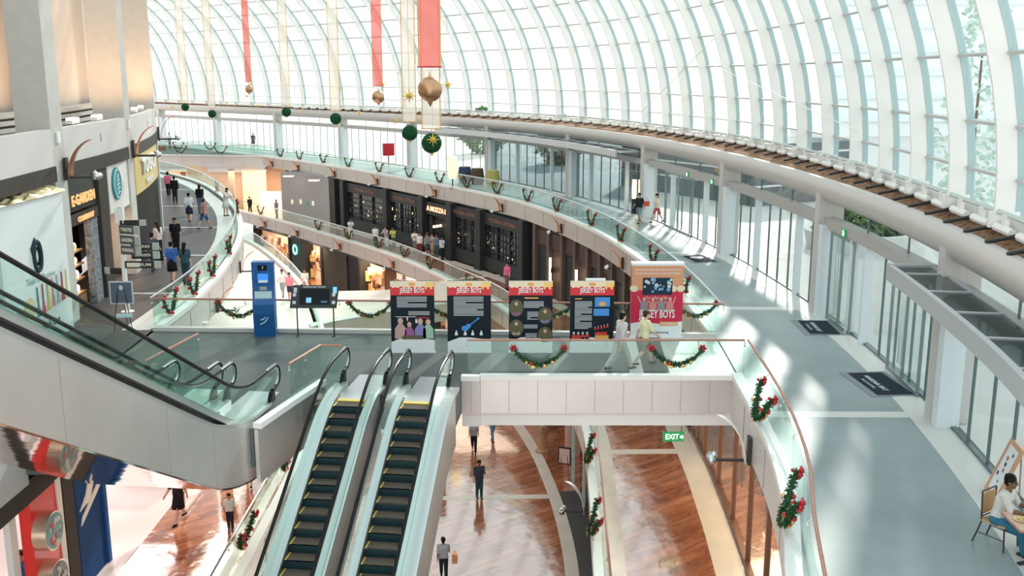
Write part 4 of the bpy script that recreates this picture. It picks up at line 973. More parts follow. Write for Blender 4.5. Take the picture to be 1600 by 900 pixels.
cb(mb, WR, 0, crv_s(WR, 35.6), -5.2, -5.08, -.15, .0); mb.build('frame', mat('bronze_frame', (.22, .11, .07), .35, .5), root)
S(MB().box(9.3, 9.58, 16, 34, -1.9, -1.75).build('cove_light', [M_glow])); area('shop_light', (8.2, 27, -1.9), 2, 10, 300, (1, .75, .5))
o = empty('hanging_rods', (7.25, 29.6, -4.6), 0, 'cluster of dark brown rods hanging inside the near glass shop', 'ornament')
b = MB(); b.tube([(0, 0, 1.2), (0, 0, 3.4)], .012, 5); b.build('cord', M_dark, o)
for k in range(6):
    b = MB(); a = k*PI/3; b.tube([(.12*math.cos(a), .12*math.sin(a), -.1*(k % 3)), (.12*math.cos(a), .12*math.sin(a), 1.2-.08*(k % 2))], .035, 7); b.build('rod', mat('maroon_wood', (.14, .03, .02), .35), o)
o = empty('glass_chandelier', (7.4, 32.5, -3.4), 0, 'clear glass chandelier hanging in the near right shop', 'chandelier')
b = MB(); b.tube([(0, 0, 0), (0, 0, 2.2)], .02, 5); b.build('stem', M_steel, o)
for k in range(8):
    a = k*PI/4; b = MB(); b.tube([(0, 0, .1), (.25*math.cos(a), .25*math.sin(a), 0), (.42*math.cos(a), .42*math.sin(a), .2)], .03, 6); b.sphere((.42*math.cos(a), .42*math.sin(a), .28), .06, 8, 6); b.build('arm', mat('pale_crystal', (.85, .82, .78), .1, 0, .8), o)
rd = random.Random(8)
for k in range(5):
    o = empty('display_table', (8.3+.2*(k % 2), 23.5+2.3*k, -5.2), rd.uniform(-.1, .1), ['low display table in the near right shop, nearest the camera', 'second display table inside the near right glass shop', 'third display table inside the near right glass shop', 'fourth display table inside the near right glass shop', 'display table deepest inside the near right glass shop'][k], 'table', 'display tables in the glass shop')
    b = MB(); b.box(-.45, .45, -.7, .7, .7, .76); b.build('table_top', mat('warm_wood', (.45, .25, .13)), o)
    for sx in (-1, 1):
        for sy in (-1, 1): b = MB(); b.box(sx*.4-.03, sx*.4+.03, sy*.64-.03, sy*.64+.03, 0, .7); b.build('leg', M_dark, o)
    b = MB()
    for j in range(7): b.cbox((rd.uniform(-.3, .3), rd.uniform(-.55, .55), .80), (.16, .12, .08), rd.uniform(0, 3))
    ob = b.build('goods', M_pale, o); ob['kind'] = 'stuff'
# dark curved rail below the near right walkway, white soffit inside it
mb = MB(); mb.sweep(IR.pts(0, crv_s(IR, 25.2), 1, .0), [(-.30, -1.35), (-.12, -1.35), (-.12, -1.16), (-.30, -1.16)]); S(mb.build('trim_16', [mat('bronze_frame', (.22, .11, .07))]))
# exit sign
o = empty('exit_sign', (5.05, 29.4, -3.05), 0, 'green EXIT sign hanging over the right basement walkway', 'sign')
b = MB(); b.box(-.33, .33, -.04, .04, -.15, .15); b.build('sign_box', mat('exit_green', (.02, .35, .12), .4, emit=.35), o)
text('sign_letters', 'EXIT', .24, mat('exit_white', (.9, 1, .9), .5, emit=.9), o, (-.04, -.045, 0), (PI/2, 0, 0), .008, True, .42)
b = MB(); b.prism([(.2, -.04), (.27, -.04), (.27, -.08), (.32, 0), (.27, .08), (.27, .04), (.2, .04)], 0, .006); ob = b.build('arrow', mat('exit_white', (.9, 1, .9)), o); ob.rotation_euler = (PI/2, 0, 0); ob.location = (0, -.041, 0)
for x in (-.25, .25): b = MB(); b.tube([(x, 0, .15), (x, 0, 2.08)], .01, 5); b.build('hanger', M_dark, o)
# small exit signs over the right doors
for k, (y) in enumerate((31.2, 24.9, 50.3, 46.6)):
    p, t, nn = WA.at(crv_s(WA, y)); o = empty('exit_sign', (p.x+nn.x*.24, p.y+nn.y*.24, 3.1), math.atan2(nn.y, nn.x), ['small green exit sign on the beam over the middle right door', 'small green exit sign on the beam beside the near canopy', 'small green exit sign on the far right beam, left one', 'small green exit sign on the far right beam, right one'][k], 'sign', 'small exit signs on the door beam')
    b = MB(); b.box(0, .04, -.17, .17, -.1, .14); b.build('sign_box', mat('exit_green', (.02, .35, .12)), o); b = MB(); b.box(.041, .045, -.05, .05, -.07, .11); b.box(.041, .045, .07, .13, -.02, .04); b.build('pictogram', mat('exit_white', (.9, 1, .9)), o)

# lowest level, seen under the bridge
mb = MB(); cb(mb, BR, crv_s(BR, 24), crv_s(BR, 44), -10.4, -6.1, -2.2, -2.0); S(mb.build('wall_lowest_right', [mat('dark_teal_glass', (.015, .03, .035), .1, 0, .8)]))
mb = MB()
for y in (43, 40.3, 37.6, 35, 32.3, 29.6): p, t, nn = BR.at(crv_s(BR, y)); mb.cbox((p.x-nn.x*.35, p.y-nn.y*.35, -8.3), (.12, .12, 4.2), math.atan2(nn.y, nn.x))
mb.mi = 1; cb(mb, BR, crv_s(BR, 33.6), crv_s(BR, 34.4), -10.4, -6.1, -.44, -.2); mb.mi = 2; cb(mb, BR, crv_s(BR, 30), crv_s(BR, 33.4), -8.4, -7.9, -1.9, -1.8)
S(mb.build('trim_17', [mat('green_white_post', (.6, .72, .68), .4), M_white, mat('warm_wood', (.45, .25, .13))]))
mb = MB(); mb.tube([(3.0, 46.5, -10.4), (3.0, 46.5, -6.1)], .38, 16); S(mb.build('column', [mat('warm_column', (.55, .38, .30))], smooth=True))
o = empty('menu_stand', (2.45, 43.5, -10.4), R(-20), 'small poster on an easel beside the lowest level cafe', 'easel')
b = MB(); b.cbox((0, 0, 1.1), (.62, .05, .85)); b.build('poster_board', M_dark, o); b = MB(); b.cbox((0, -.03, 1.1), (.5, .02, .7)); b.build('poster', mat('pink_print', (.75, .5, .45), .5), o)
for x, y in ((-.25, -.12), (.25, -.12), (0, .3)): b = MB(); b.tube([(x, y, 0), (x*.4, 0, 1.5)], .015, 5); b.build('leg', M_dark, o)
o = empty('pedestal', (1.5, 46.8, -10.4), 0, 'brown pedestal with a small bust at the edge of the cream border', 'pedestal')
b = MB(); b.lathe([(0, 0), (.35, 0), (.35, .1), (.22, .2), (.16, 1.0), (.24, 1.1), (.24, 1.2), (0, 1.2)]); b.build('column_base', mat('warm_wood', (.45, .25, .13)), o, True); b = MB(); b.sphere((0, 0, 1.42), .17, 12, 8, (.9, 1, 1.25)); b.build('bust', M_beige, o, True)
o = empty('sign_board', (-3.75, 44.8, -10.4), 0, 'black upright sign board on the lowest floor beside the escalator', 'sign')
b = MB(); b.box(-.55, .55, -.15, .15, 0, 2.5); b.build('board', mat('black_board', (.03, .035, .035)), o)
b = MB(); b.box(-.4, .4, -.165, -.152, 1.7, 2.3); b.box(-.4, .3, -.165, -.152, 1.3, 1.36); b.box(-.4, .2, -.165, -.152, 1.15, 1.2); b.build('print', mat('grey_print2', (.55, .58, .58), .5), o)
# cafe seats (lowest level) seen just under the bridge beam
rd = random.Random(12)
for k in range(7):
    x = 2.2+rd.uniform(0, 2.0)+.3*k*0; y = 48.2+k*1.1; o = empty('cafe_chair', (x, y, -10.4), rd.uniform(0, 6), 'cafe chair on the lowest level just below the bridge beam', 'chair', 'cafe chairs under the bridge')
    b = MB(); b.box(-.22, .22, -.22, .22, .43, .48); b.build('seat', mat('cafe_cream', (.8, .68, .5), .5), o); b = MB(); b.box(-.22, .22, .2, .24, .5, .9); b.build('backrest', mat('cafe_dark', (.2, .08, .1), .5), o)
    for sx in (-.19, .19):
        for sy in (-.19, .19): b = MB(); b.tube([(sx, sy, 0), (sx, sy, .44)], .014, 5); b.build('leg', M_dark, o)
# ------------------------------------------------------------------ garlands
ORD = ['first', 'second', 'third', 'fourth', 'fifth', 'sixth', 'seventh', 'eighth', 'ninth', 'tenth', 'eleventh', 'twelfth', 'thirteenth', 'fourteenth', 'fifteenth', 'sixteenth']
def garland_meshes(w_, sag, n, seed, big=True):
    rd = random.Random(seed); mb = MB(); pts = []
    for k in range(19):
        u = -1+2*k/18; pts.append(Vector((u*w_/2*(1-.10*(1-u*u)*0), 0, -sag*(1-abs(u)**2.1))))
    mb.tube(pts, .035, 6)
    for k in range(n):
        i = rd.random()*17.99; a = pts[int(i)].lerp(pts[int(i)+1], i % 1); t = (pts[int(i)+1]-pts[int(i)]).normalized()
        d = (Vector((rd.gauss(0, 1), rd.gauss(0, 1), rd.gauss(0, 1)))+t*rd.uniform(-.8, .8)).normalized(); L = rd.uniform(.06, .12); s_ = d.cross(Vector((rd.random(), rd.random(), rd.random()))).normalized()*.014
        mb.add([a-s_, a+s_, a+d*L+s_*.6, a+d*L-s_*.6], [(0, 1, 2, 3)])
    fo = mb.mesh('foliage', M_green)
    orn = []
    for k in range(11 if big else 5):
        u = rd.uniform(-.75, .75); p = Vector((u*w_/2, rd.choice((-1, 1))*.075, -sag*(1-abs(u)**2.1)-rd.uniform(0, .06))); m2 = MB(); m2.sphere(p, rd.uniform(.035, .055) if big else .06, 10, 7); orn.append(('bauble', m2.mesh('bauble', M_red if k % 2 == 0 else M_gold, True)))
    for sx in (-1, 1):
        m2 = MB()
        for k in range(6):
            a = k*PI/3; c = Vector((sx*w_/2, 0, -.0)); q = c+Vector((math.cos(a)*.11, .04, math.sin(a)*.11)); m2.tube([c+Vector((0, .03, 0)), c.lerp(q, .6)+Vector((0, .05, 0)), q], [.012, .04, .02], 6)
        m2.sphere((sx*w_/2, .06, 0), .03, 8, 6); m2.sphere((sx*w_/2, -.06, 0), .03, 8, 6); orn.append(('bow', m2.mesh('bow', M_red, True)))
    if big:
        for k in range(5):
            u = rd.uniform(-.8, .8); c = Vector((u*w_/2, .08*rd.choice((-1, 1)), -sag*(1-abs(u)**2.1)-.08)); m2 = MB()
            vs = [c]; 
            for j in range(10): r = .075 if j % 2 == 0 else .028; a = j*PI/5+u; vs.append(c+Vector((r*math.cos(a), .0, r*math.sin(a))))
            vs += [c+Vector((0, .02, 0))]
            fs = [(0, 1+j, 1+(j+1) % 10) for j in range(10)]+[(11, 1+(j+1) % 10, 1+j) for j in range(10)]
            m2.add(vs, fs); orn.append(('gold_star', m2.mesh('gold_star', M_star)))
    return fo, orn
GM = {'big': garland_meshes(1.25, .58, 900, 1), 'wide': garland_meshes(1.35, .42, 700, 2), 'far': garland_meshes(1.3, .62, 420, 3, False)}
def garland(kind, x, y, z, rz, label, group=None):
    fo, orn = GM[kind]; o = empty('garland', (x, y, z), rz, label, 'garland', group)
    a = bpy.data.objects.new('foliage', fo); COL.objects.link(a); a.parent = o
    for nm_, me in orn: b = bpy.data.objects.new(nm_, me); COL.objects.link(b); b.parent = o
    if kind == 'big': o.rotation_euler = (R(-17), 0, rz); o.scale = (1.15,)*3
    return o
def gal(kind, crv, ys, z, off, labels, group):
    for y, lb in zip(ys, labels):
        p, t, n = crv.at(crv_s(crv, y)); garland(kind, p.x+n.x*off, p.y+n.y*off, z, math.atan2(t.y, t.x)+PI, lb, group)
ysR = [97.9, 94.8, 91.0, 86.9, 82.2, 77.8, 73.8, 70.4, 66.7, 62.7, 57.9, 52.3, 47.0, 41.2, 35.5]
gal('far', IR, ysR, .9, .16, ['green garland on the far right walkway glass, %s from the far white footbridge' % ORD[k] for k in range(15)], 'garlands on the far right walkway')
gal('big', IR, [21.7, 16.2], .95, .2, ['bauble covered garland on the near right railing beside the silver beam corner', 'bauble covered garland lowest on the near right railing, with red bows'], 'garlands on the near right railing')
for x, lb in ((.72, 'green garland with red bows on the bridge glass under the posters'), (4.42, 'green garland with red bows on the bridge glass right of the walkers')):
    garland('wide', x, 25.55, .86, 0, lb, 'garlands on the near bridge glass')
for x, lb in ((-8.75, 'garland on the far bridge glass left of the blue kiosk'), (-4.55, 'garland on the far bridge glass between screen and posters'), (-2.0, 'garland between the first two posters on the far bridge glass'), (1.3, 'garland between the third and fourth posters'), (5.9, 'garland on the far bridge glass at its right corner')):
    garland('wide', x, 30.95, .88, 0, lb, 'garlands on the far bridge glass')
gal('far', IL, [32.3, 35.3, 38.6, 43.6, 57, 68], .9, -.16, ['bushy garland on the left gallery glass nearest the bridge corner', 'bushy garland on the left gallery glass, second from the bridge', 'bushy garland on the left gallery glass, third from the bridge', 'bushy garland on the left gallery glass where it bends', 'garland on the far bend of the left gallery glass', 'garland on the left gallery glass behind the white dress'], 'garlands on the left gallery')
garland('big', -10.3, 23.9, .9, R(20), 'garland with red bows seen through the rising escalator glass', None)
for k, x in enumerate((-40.5, -38.0, -33.5, -29.3)): garland('far', x, 102.0-(x+42)*.123-.1, 1.0, R(-7), 'small garland on the far white footbridge, %s from the left' % ORD[k], 'garlands on the far footbridge')
for k, x in enumerate((-39, -35.5, -31.8)): garland('far', x, 108.3-(x+42)*.3, 1.0, R(-17), 'small garland on the farther rail of the white footbridge, %s from the left' % ORD[k], 'garlands on the farther footbridge rail')
gal('far', BR, [94.5, 84.7, 79.8, 75.5, 71.4, 67.1, 61.0], -4.3, .16, ['garland on the far basement gallery glass, %s from the left' % ORD[k] for k in range(7)], 'garlands on the far basement gallery')
gal('big', BR, [32.2, 26.7], -4.3, .18, ['tree shaped bauble garland on the right basement railing under the beam', 'bauble garland lower on the right basement railing'], 'garlands on the right basement railing')
gal('big', BL, [25.8, 31.5], -4.3, -.18, ['bauble garland on the left basement railing beside the twin escalators', 'garland on the left basement railing partly behind the escalator glass'], 'garlands on the left basement railing')
p, t, n = WR.at(crv_s(BR, 27)); garland('big', 3.0, 29.6, -7.9, R(80), 'tangled red and white ornament hanging before the lowest level shop', None)

# ------------------------------------------------------------------ copper crescent lamps on the slab edges
def sconce_parts():
    mb = MB(); mb.box(-.0, .05, -.09, .09, -.35, .1); pl_ = mb.mesh('mounting_plate', M_dark)
    vs = []; fs = []; n = 12
    for k in range(n+1):
        a = k/n*R(80); u = k/n; cy = .10+ .62*(1-math.cos(a))*.9; z = -.32+.78*math.sin(a); w_ = .17*(1-u)**.7+.012
        for dx in (-w_, w_):
            for dt in (0, .02): vs.append((cy-dt*.6, dx, z+dt))
    for k in range(n):
        a = 4*k
        for q, r in ((0, 1), (1, 3), (3, 2), (2, 0)): fs.append((a+q, a+r, a+4+r, a+4+q))
    fs.append((0, 2, 3, 1)); fs.append((4*n, 4*n+1, 4*n+3, 4*n+2)); mb = MB(); mb.add(vs, fs); rf_ = mb.mesh('reflector', M_copper, True)
    mb = MB(); mb.tube([(0, 0, -.3), (.62, 0, -.3)], .028, 8); ar = mb.mesh('arm', M_dark); mb = MB(); mb.tube([(.62, -.13, -.28), (.62, .13, -.28)], .07, 10); mb.tube([(.62, 0, -.3), (.55, 0, -.18)], .05, 8); hd = mb.mesh('lamp_head', M_steel, True)
    return [('mounting_plate', pl_), ('reflector', rf_), ('arm', ar), ('lamp_head', hd)]
SC = sconce_parts()
def sconce(x, y, z, ang, label, group, big=1.0, m=None):
    o = empty('crescent_lamp', (x, y, z), ang, label, 'lamp', group); o.scale = (big,)*3
    for nm_, me in SC:
        b = bpy.data.objects.new(nm_, me if not (m and nm_ == 'reflector') else me.copy()); COL.objects.link(b); b.parent = o
        if m and nm_ == 'reflector': b.data.materials.clear(); b.data.materials.append(m)
def scn(crv, ys, z, off, txt, group):
    for k, y in enumerate(ys): p, t, n = crv.at(crv_s(crv, y)); sg = 1 if off > 0 else -1; sconce(p.x+n.x*off, p.y+n.y*off, z, math.atan2(n.y*sg, n.x*sg), txt % ORD[k], group, 1.25)
scn(IR, [99, 94.8, 88.9, 82.2, 74, 65.7, 56.6, 45.7], -.45, .34, 'copper crescent lamp on the far walkway edge, %s from the left', 'crescent lamps on the far walkway edge')
scn(BR, [93.5, 87.9, 80.8, 72.8, 64.3], -5.65, .34, 'copper crescent lamp on the basement gallery edge, %s from the left', 'crescent lamps on the basement gallery edge')
M_pw = mat('white_reflector', (.8, .78, .74), .3, .2)
p, t, n = IR.at(crv_s(IR, 22.6)); sconce(p.x+n.x*.34, p.y+n.y*.34, -.65, math.atan2(n.y, n.x), 'large white crescent lamp under the right end of the bridge', None, 1.5, M_pw)
p, t, n = BR.at(crv_s(BR, 31.0)); sconce(p.x+n.x*.34, p.y+n.y*.34, -5.9, math.atan2(n.y, n.x), 'white crescent lamp on the basement edge under the bridge', None, 1.4, M_pw)
for y, lb, m in ((32.2, 'brown crescent lamp on the first grey column over the restaurant', mat('brown_copper', (.35, .17, .10), .35, .6)), (41, 'orange crescent lamp on the second grey column over the yellow sign', None), (52, 'crescent lamp on the third grey column, edge on', None)):
    p, t, n = LW.at(crv_s(LW, y)); sconce(p.x-n.x*.05, p.y-n.y*.05, 5.25, math.atan2(-n.y, -n.x), lb, None, 1.6, m)
scn(IL, [38, 46], -.7, -.34, 'pale crescent lamp on the left gallery edge, %s from the bridge', 'crescent lamps on the left gallery edge')

# ------------------------------------------------------------------ hanging ribbons, balls, stars
def ribbon_(x, y, z0, w_, ball, r, label, red, z1=18.3):
    if x < -20: z1 = 16.2
    o = empty('ribbon_banner', (x, y, z0), math.atan2(-x, y)*-1 if False else math.atan2(x, -y)+PI, label, 'ribbon')
    n = 26; vs = []; fs = []
    for k in range(n+1):
        z = (z1-z0)*k/n; dy = .05*math.sin(k*.9)
        for sx in (-1, 1):
            for d in (0, .004): vs.append((sx*w_*.43, dy+d, z))
    for k in range(n):
        a = 4*k
        for q, r_ in ((0, 2), (2, 3), (3, 1), (1, 0)): fs.append((a+q, a+r_, a+4+r_, a+4+q))
    mb = MB(); mb.add(vs, fs); mb.build('gauze', M_ribR if red else M_ribW, o)
    for sx in (-1, 1):
        mb = MB(); mb.tube([(sx*w_*.46, .05*math.sin(k*.9), (z1-z0)*k/n) for k in range(n+1)], w_*.035, 5); mb.build('ribbon_edge', M_edge, o)
    mb = MB(); mb.tube([(-w_*.52, 0, 0), (w_*.52, 0, 0)], .025, 6); mb.build('bottom_rod', M_red if red else M_edge, o)
    if ball == 'bauble':
        b = empty('hanging_bauble', (x, y, z0-.2-r*1.2), 0, label.replace('ribbon', 'ribbon\'s ball') and {30: 'large champagne gold bauble hanging below the widest red ribbon', 60: 'medium champagne gold bauble hanging below the middle red ribbon', 95: 'small champagne gold bauble hanging below the far left red ribbon'}[int(y)], 'bauble')
        mb = MB(); prof = [(r*math.sin(a), -r*math.cos(a)) for a in [PI*k/16 for k in range(17)]]
        mb.lathe(prof, n=28); mb.build('ball', M_bauble, b, True)
        mb = MB(); mb.lathe([(0, r*.98), (r*.10, r*.98), (r*.10, r*1.15), (.0, r*1.5)]); mb.build('cap', M_edge, b); mb = MB(); mb.lathe([(0, -r*1.45), (r*.05, -r*1.35), (r*.16, -r*1.15), (r*.22, -r*.95), (0, -r*.9)]); mb.build('finial', M_bauble, b, True)
    return o
ribbon_(-2.43, 30, 8.25, .70, 'bauble', .37, 'widest red gauze ribbon with gold edges, hanging at top centre', True)
ribbon_(-7.95, 60, 7.4, .62, 'bauble', .37, 'middle red gauze ribbon left of the widest one', True)
ribbon_(-24.7, 95, 7.4, .62, 'bauble', .38, 'thin far red gauze ribbon at the left', True)
WR_ = [(-3.1, 38.6, 6.0, .76, .41, 'white gauze ribbon behind the widest red ribbon', 'green topiary ball hanging lowest, under the gold star'),
       (-5.1, 50, 5.75, .72, .41, 'white gauze ribbon just left of the widest red ribbon', 'green topiary ball left of the lowest one'),
       (-12.1, 69, 5.65, .72, .41, 'white gauze ribbon between the two left red ribbons', 'green topiary ball near the middle of the far walkway'),
       (-18.6, 83, 5.6, .72, .41, 'white gauze ribbon right of the far red ribbon', 'green topiary ball right of the far red ribbon'),
       (-29.2, 98, 4.9, .74, .41, 'second white gauze ribbon from the left', 'green topiary ball second from the left'),
       (-33.4, 103, 5.4, .74, .41, 'leftmost white gauze ribbon', 'leftmost small green topiary ball')]
for k, (x, y, z0, w_, r, l1, l2) in enumerate(WR_):
    ribbon_(x, y, z0, w_, None, r, l1, False)
    b = empty('topiary_ball', (x, y, z0-.12-r-.02), 0, l2, 'ball'); mb = MB(); rd = random.Random(k)
    mb.sphere((0, 0, 0), r*.93, 24, 16)
    for j in range(700):
        d = Vector((rd.gauss(0, 1), rd.gauss(0, 1), rd.gauss(0, 1))).normalized(); s_ = d.cross(Vector((rd.random(), .3, rd.random()))).normalized()*.012; a = d*r*.9; mb.add([a-s_, a+s_, a+d*r*.14], [(0, 1, 2)])
    mb.build('moss', M_ball, b); mb = MB(); mb.tube([(0, 0, r*.9), (0, 0, r+.14)], .02, 6); mb.build('hanging_cord', M_edge, b)
    mb = MB(); mb.lathe([(0, -r*1.3), (.05, -r*1.05), (.07, -r*.9), (0, -r*.88)]); mb.build('gold_tip', M_star, b)
def star_mesh(r, th):
    mb = MB(); vs = [(0, -th, 0), (0, th, 0)]; n = 8
    for j in range(2*n): q = (r if j % 4 == 0 else r*.72) if j % 2 == 0 else r*.26; a = j*PI/n+PI/2; vs.append((q*math.cos(a), 0, q*math.sin(a)))
    for j in range(2*n): fs = [(0, 2+j, 2+(j+1) % (2*n)), (1, 2+(j+1) % (2*n), 2+j)]; mb.f += fs; mb.m += [0, 0]
    mb.v = vs; return mb.mesh('star', M_star)
ST = star_mesh(.30, .07)
# px -> world for each star, measured once from the photograph
stars = [(-3.0, 29.5, 7.42, .9, 'gold star beside the large bauble on its left'), (-2.0, 31.5, 7.72, .8, 'gold star behind the large bauble on its right'), (-7.9, 62, 7.45, .95, 'gold star right of the middle red ribbon'), (-13.0, 76, 7.0, 1.1, 'gold star left of the middle bauble'),
         (-3.0, 38.0, 5.62, 1.0, 'bright gold star in front of the lowest topiary ball'), (-5.6, 48, 5.9, .8, 'gold star edge on beside the second topiary ball'), (-10, 66, 5.6, .8, 'gold star hanging over the far beam near the middle'), (-15.8, 76, 5.5, .8, 'gold star edge on over the far beam'), (-22, 87, 5.45, .9, 'gold star over the far beam between two balls'),
         (-31.5, 88, 7.0, .9, 'small gold star between the left ribbons'), (-34.3, 90, 7.1, .9, 'small gold star left of the second white ribbon'), (-33, 98, 5.0, .9, 'gold star between the two leftmost balls'), (-30, 106, 5.2, .8, 'small gold star right of the second topiary ball'), (-27.7, 98, 6.3, .7, 'tiny gold star left of the far bauble'), (-21, 80, 6.4, .8, 'small gold star below the far red ribbon'),
         (-17.6, 82, 7.0, .6, 'tiny gold star edge on right of a white ribbon'), (-9.5, 85, 8.2, .5, 'tiny gold speck star right of the middle ribbon'), (-24.2, 94, 7.25, .8, 'gold star touching the far small bauble')]
for k, (x, y, z, sc, lb) in enumerate(stars):
    o = bpy.data.objects.new('hanging_star', ST); COL.objects.link(o); o.location = (x, y, z); o.scale = (sc,)*3; o.rotation_euler = (0, 0, R([10, -25, 15, 0, 5, 70, 20, 80, 30, 0, 10, 60, 35, 0, 20, 80, 0, 30][k])); tag(o, lb, 'star', 'gold stars hanging in the hall')
    mb = MB(); mb.tube([(0, 0, .28), (0, 0, (18.3-z)/sc)], .006/sc, 4); mb.build('thread', M_edge, o)

# ------------------------------------------------------------------ upright posters on the bridge
M_pblk = mat('poster_navy', (.012, .018, .028), .4); M_pred = mat('poster_red', (.68, .03, .04), .4); M_pwht = mat('poster_white2', (.80, .84, .86), .4); M_pcrm = mat('poster_cream', (.85, .72, .52), .4); M_ptxt = mat('poster_text', (.48, .52, .53), .5); M_porg = mat('poster_orange', (.80, .36, .10), .4)
def figure(mb, x, z, h, mi_body, mi_skin=3):
    mb.mi = mi_skin; mb.sphere((x, -.005, z+h*.86), h*.13, 10, 6, (1, .05, 1.2)); mb.mi = mi_body
    mb.prism([(0, 0)], 0, 0) if False else None
    vs = [(x-h*.28, -.004, z), (x+h*.28, -.004, z), (x+h*.26, -.004, z+h*.5), (x+h*.1, -.004, z+h*.72), (x-h*.1, -.004, z+h*.72), (x-h*.26, -.004, z+h*.5)]
    mb.add(vs+[(a, 0, c) for a, b, c in vs], [(0, 1, 2, 3, 4, 5)]+[(i, (i+1) % 6+6 if False else i+6, (i+1) % 6+6, (i+1) % 6) for i in range(6)])
def roll_up(x, y, label, kind):
    W_ = 1.27; H_ = 2.18
    o = empty('upright_poster', (x, y, 0), 0, label, 'poster', 'upright posters standing on the bridge')
    mb = MB(); mb.box(-W_/2, W_/2, 0, .10, .02, H_); mb.build('panel', M_pblk, o)
    mb = MB(); mb.box(-W_/2-.01, W_/2+.01, -.02, .26, 0, .035); mb.box(-W_/2, W_/2, .0, .28, .0, .02); mb.build('base', M_steel, o)
    mb = MB(); mb.add([(-W_/2, -.004, .03), (W_/2, -.004, .03), (W_/2, -.004, .42), (-W_*.0, -.004, .5), (-W_*.22, -.004, .5), (-W_/2, -.004, .36)], [(0, 1, 2, 3, 4, 5)]); mb.box(-W_*.42, -W_*.38, -.006, -.004, .27, .29); mb.box(W_*.2, W_*.26, -.006, -.004, .27, .29); mb.build('white_print', M_pwht, o)
    mb = MB(); mb.box(-W_/2, W_/2, -.006, .0, H_-.42, H_-.2); mb.mi = 1; mb.box(-W_/2, W_/2, -.008, .0, H_-.2, H_); mb.mi = 2; mb.box(W_*.3, W_*.5, -.010, 0, H_-.24, H_-.03)
    mb.mi = 0
    for k in range(9):
        u = -W_/2+W_*k/8; mb.box(u-.05 if k else u, u+.05 if k < 8 else u, -.012, 0, H_-.26, H_-.16-(.02 if k % 2 else 0))
    mb.mi = 3; mb.box(-.09, .09, -.012, 0, H_-.13, H_-.05)
    mb.build('header_print', [M_pred, M_pcrm, mat('poster_amber', (.9, .6, .2), .4), M_porg], o)
    text('title_letters', 'JERSEY BOYS', .20, M_pwht, o, (0, -.012, H_-.28), (PI/2, 0, 0), .006, True, .72)
    rd = random.Random(hash(kind) % 97 if False else kind*7+1)
    def lines(x0, x1, z0, n, dz=.042):
        m3 = MB()
        for k in range(n):
            e_ = x1 if k % 5 != 4 else x0+(x1-x0)*rd.uniform(.3, .8); m3.box(x0, e_, -.004, 0, z0-k*dz-.022, z0-k*dz)
        m3.build('text_block', M_ptxt, o)
    mt = [mat('pr_a', (.55, .35, .32), .5), mat('pr_b', (.35, .10, .30), .5), mat('pr_c', (.25, .22, .5), .5), mat('pr_skin', (.62, .40, .32), .5), mat('pr_d', (.35, .55, .42), .5), mat('pr_bl', (.05, .22, .55), .5, emit=.2), mat('pr_rd', (.6, .05, .04), .5), mat('pr_or', (.8, .4, .1), .5), mat('pr_ol', (.13, .12, .07), .5), M_pwht]
    m3 = MB()
    if kind == 0:
        lines(-.45, .42, 1.72, 8); lines(-.12, .5, 1.28, 3)
        m3.mi = 6
        for k in range(7): m3.sphere((.14+k*.055, -.004, 1.09), .022, 6, 4, (1, .1, 1))
        m3.mi = 9; m3.box(-.5, .1, -.004, 0, 1.11, 1.125); m3.box(-.17, -.14, -.004, 0, 1.0, 1.12); m3.box(.08, .13, -.004, 0, .93, 1.05)
        for (fx, fh, b_) in ((-.36, .62, 0), (-.1, .5, 1), (.22, .6, 2), (.45, .58, 4)): figure(m3, fx, .46, fh, b_)
        m3.mi = 8; m3.box(-.3, .3, -.012, 0, .44, .56)
    elif kind == 1:
        lines(-.45, .42, 1.72, 14)
        m3.mi = 5; m3.bar((-.1, -.004, .78), (.26, -.004, 1.06), .012, .03); m3.sphere((-.12, -.004, .77), .10, 12, 6, (1.1, .05, .8)); m3.sphere((-.02, -.004, .84), .07, 12, 6, (1, .05, 1)); m3.box(.22, .3, -.008, 0, 1.05, 1.09)
        for fx in (-.38, -.12, .1, .35): figure(m3, fx, .56, .15, 9, 9)
    elif kind == 2:
        m3.mi = 7; m3.box(-.18, .22, -.004, 0, 1.66, 1.70)
        lines(-.2, .38, 1.58, 5); lines(-.1, .22, 1.27, 6); lines(-.2, .2, .88, 3); lines(-.15, .18, .62, 4)
        for (cx, cz, b_) in ((-.42, 1.38, 1), (.42, 1.15, 2), (-.42, .78, 0), (.42, .56, 2)):
            m3.mi = 8; m3.sphere((cx, -.002, cz), .26 if abs(cx) > .4 else .2, 20, 8, (.8, .01, 1)); figure(m3, cx, cz-.2, .38, b_)
    else:
        m3.mi = 7; m3.box(-.5, -.3, -.004, 0, 1.64, 1.67); lines(-.5, .0, 1.58, 20)
        m3.mi = 5; m3.box(.08, .52, -.004, 0, 1.42, 1.70); m3.box(.05, .5, -.004, 0, 1.15, 1.36); m3.mi = 7; m3.sphere((.3, -.006, 1.5), .1, 10, 6, (1, .05, .7))
        m3.mi = 6; m3.box(.1, .45, -.004, 0, .52, .66); m3.mi = 9
        for k in range(5): figure(m3, .1+k*.09, .72+.02*k, .1, 6, 9)
        for k in range(4): figure(m3, -.52+k*.13, .44, .22, 6, 9)
        m3.mi = 7; m3.box(.1, .5, -.008, 0, .44, .56)
        o2 = MB(); o2.box(-.2, .38, .02, .08, H_, H_+.07); o2.build('top_tab', M_pwht, o)
    for p_ in m3.m: pass
    m3.build('picture', mt, o)
xs = (-2.90, -1.25, .545, 2.33)
for k, x in enumerate(xs): roll_up(x, 28.12, ['leftmost upright poster with red header and four singers', 'upright poster with red header and a glowing blue guitar', 'upright poster with portrait circles, third from the left', 'upright poster with a text column and small stage photos, fourth from the left'][k], k)
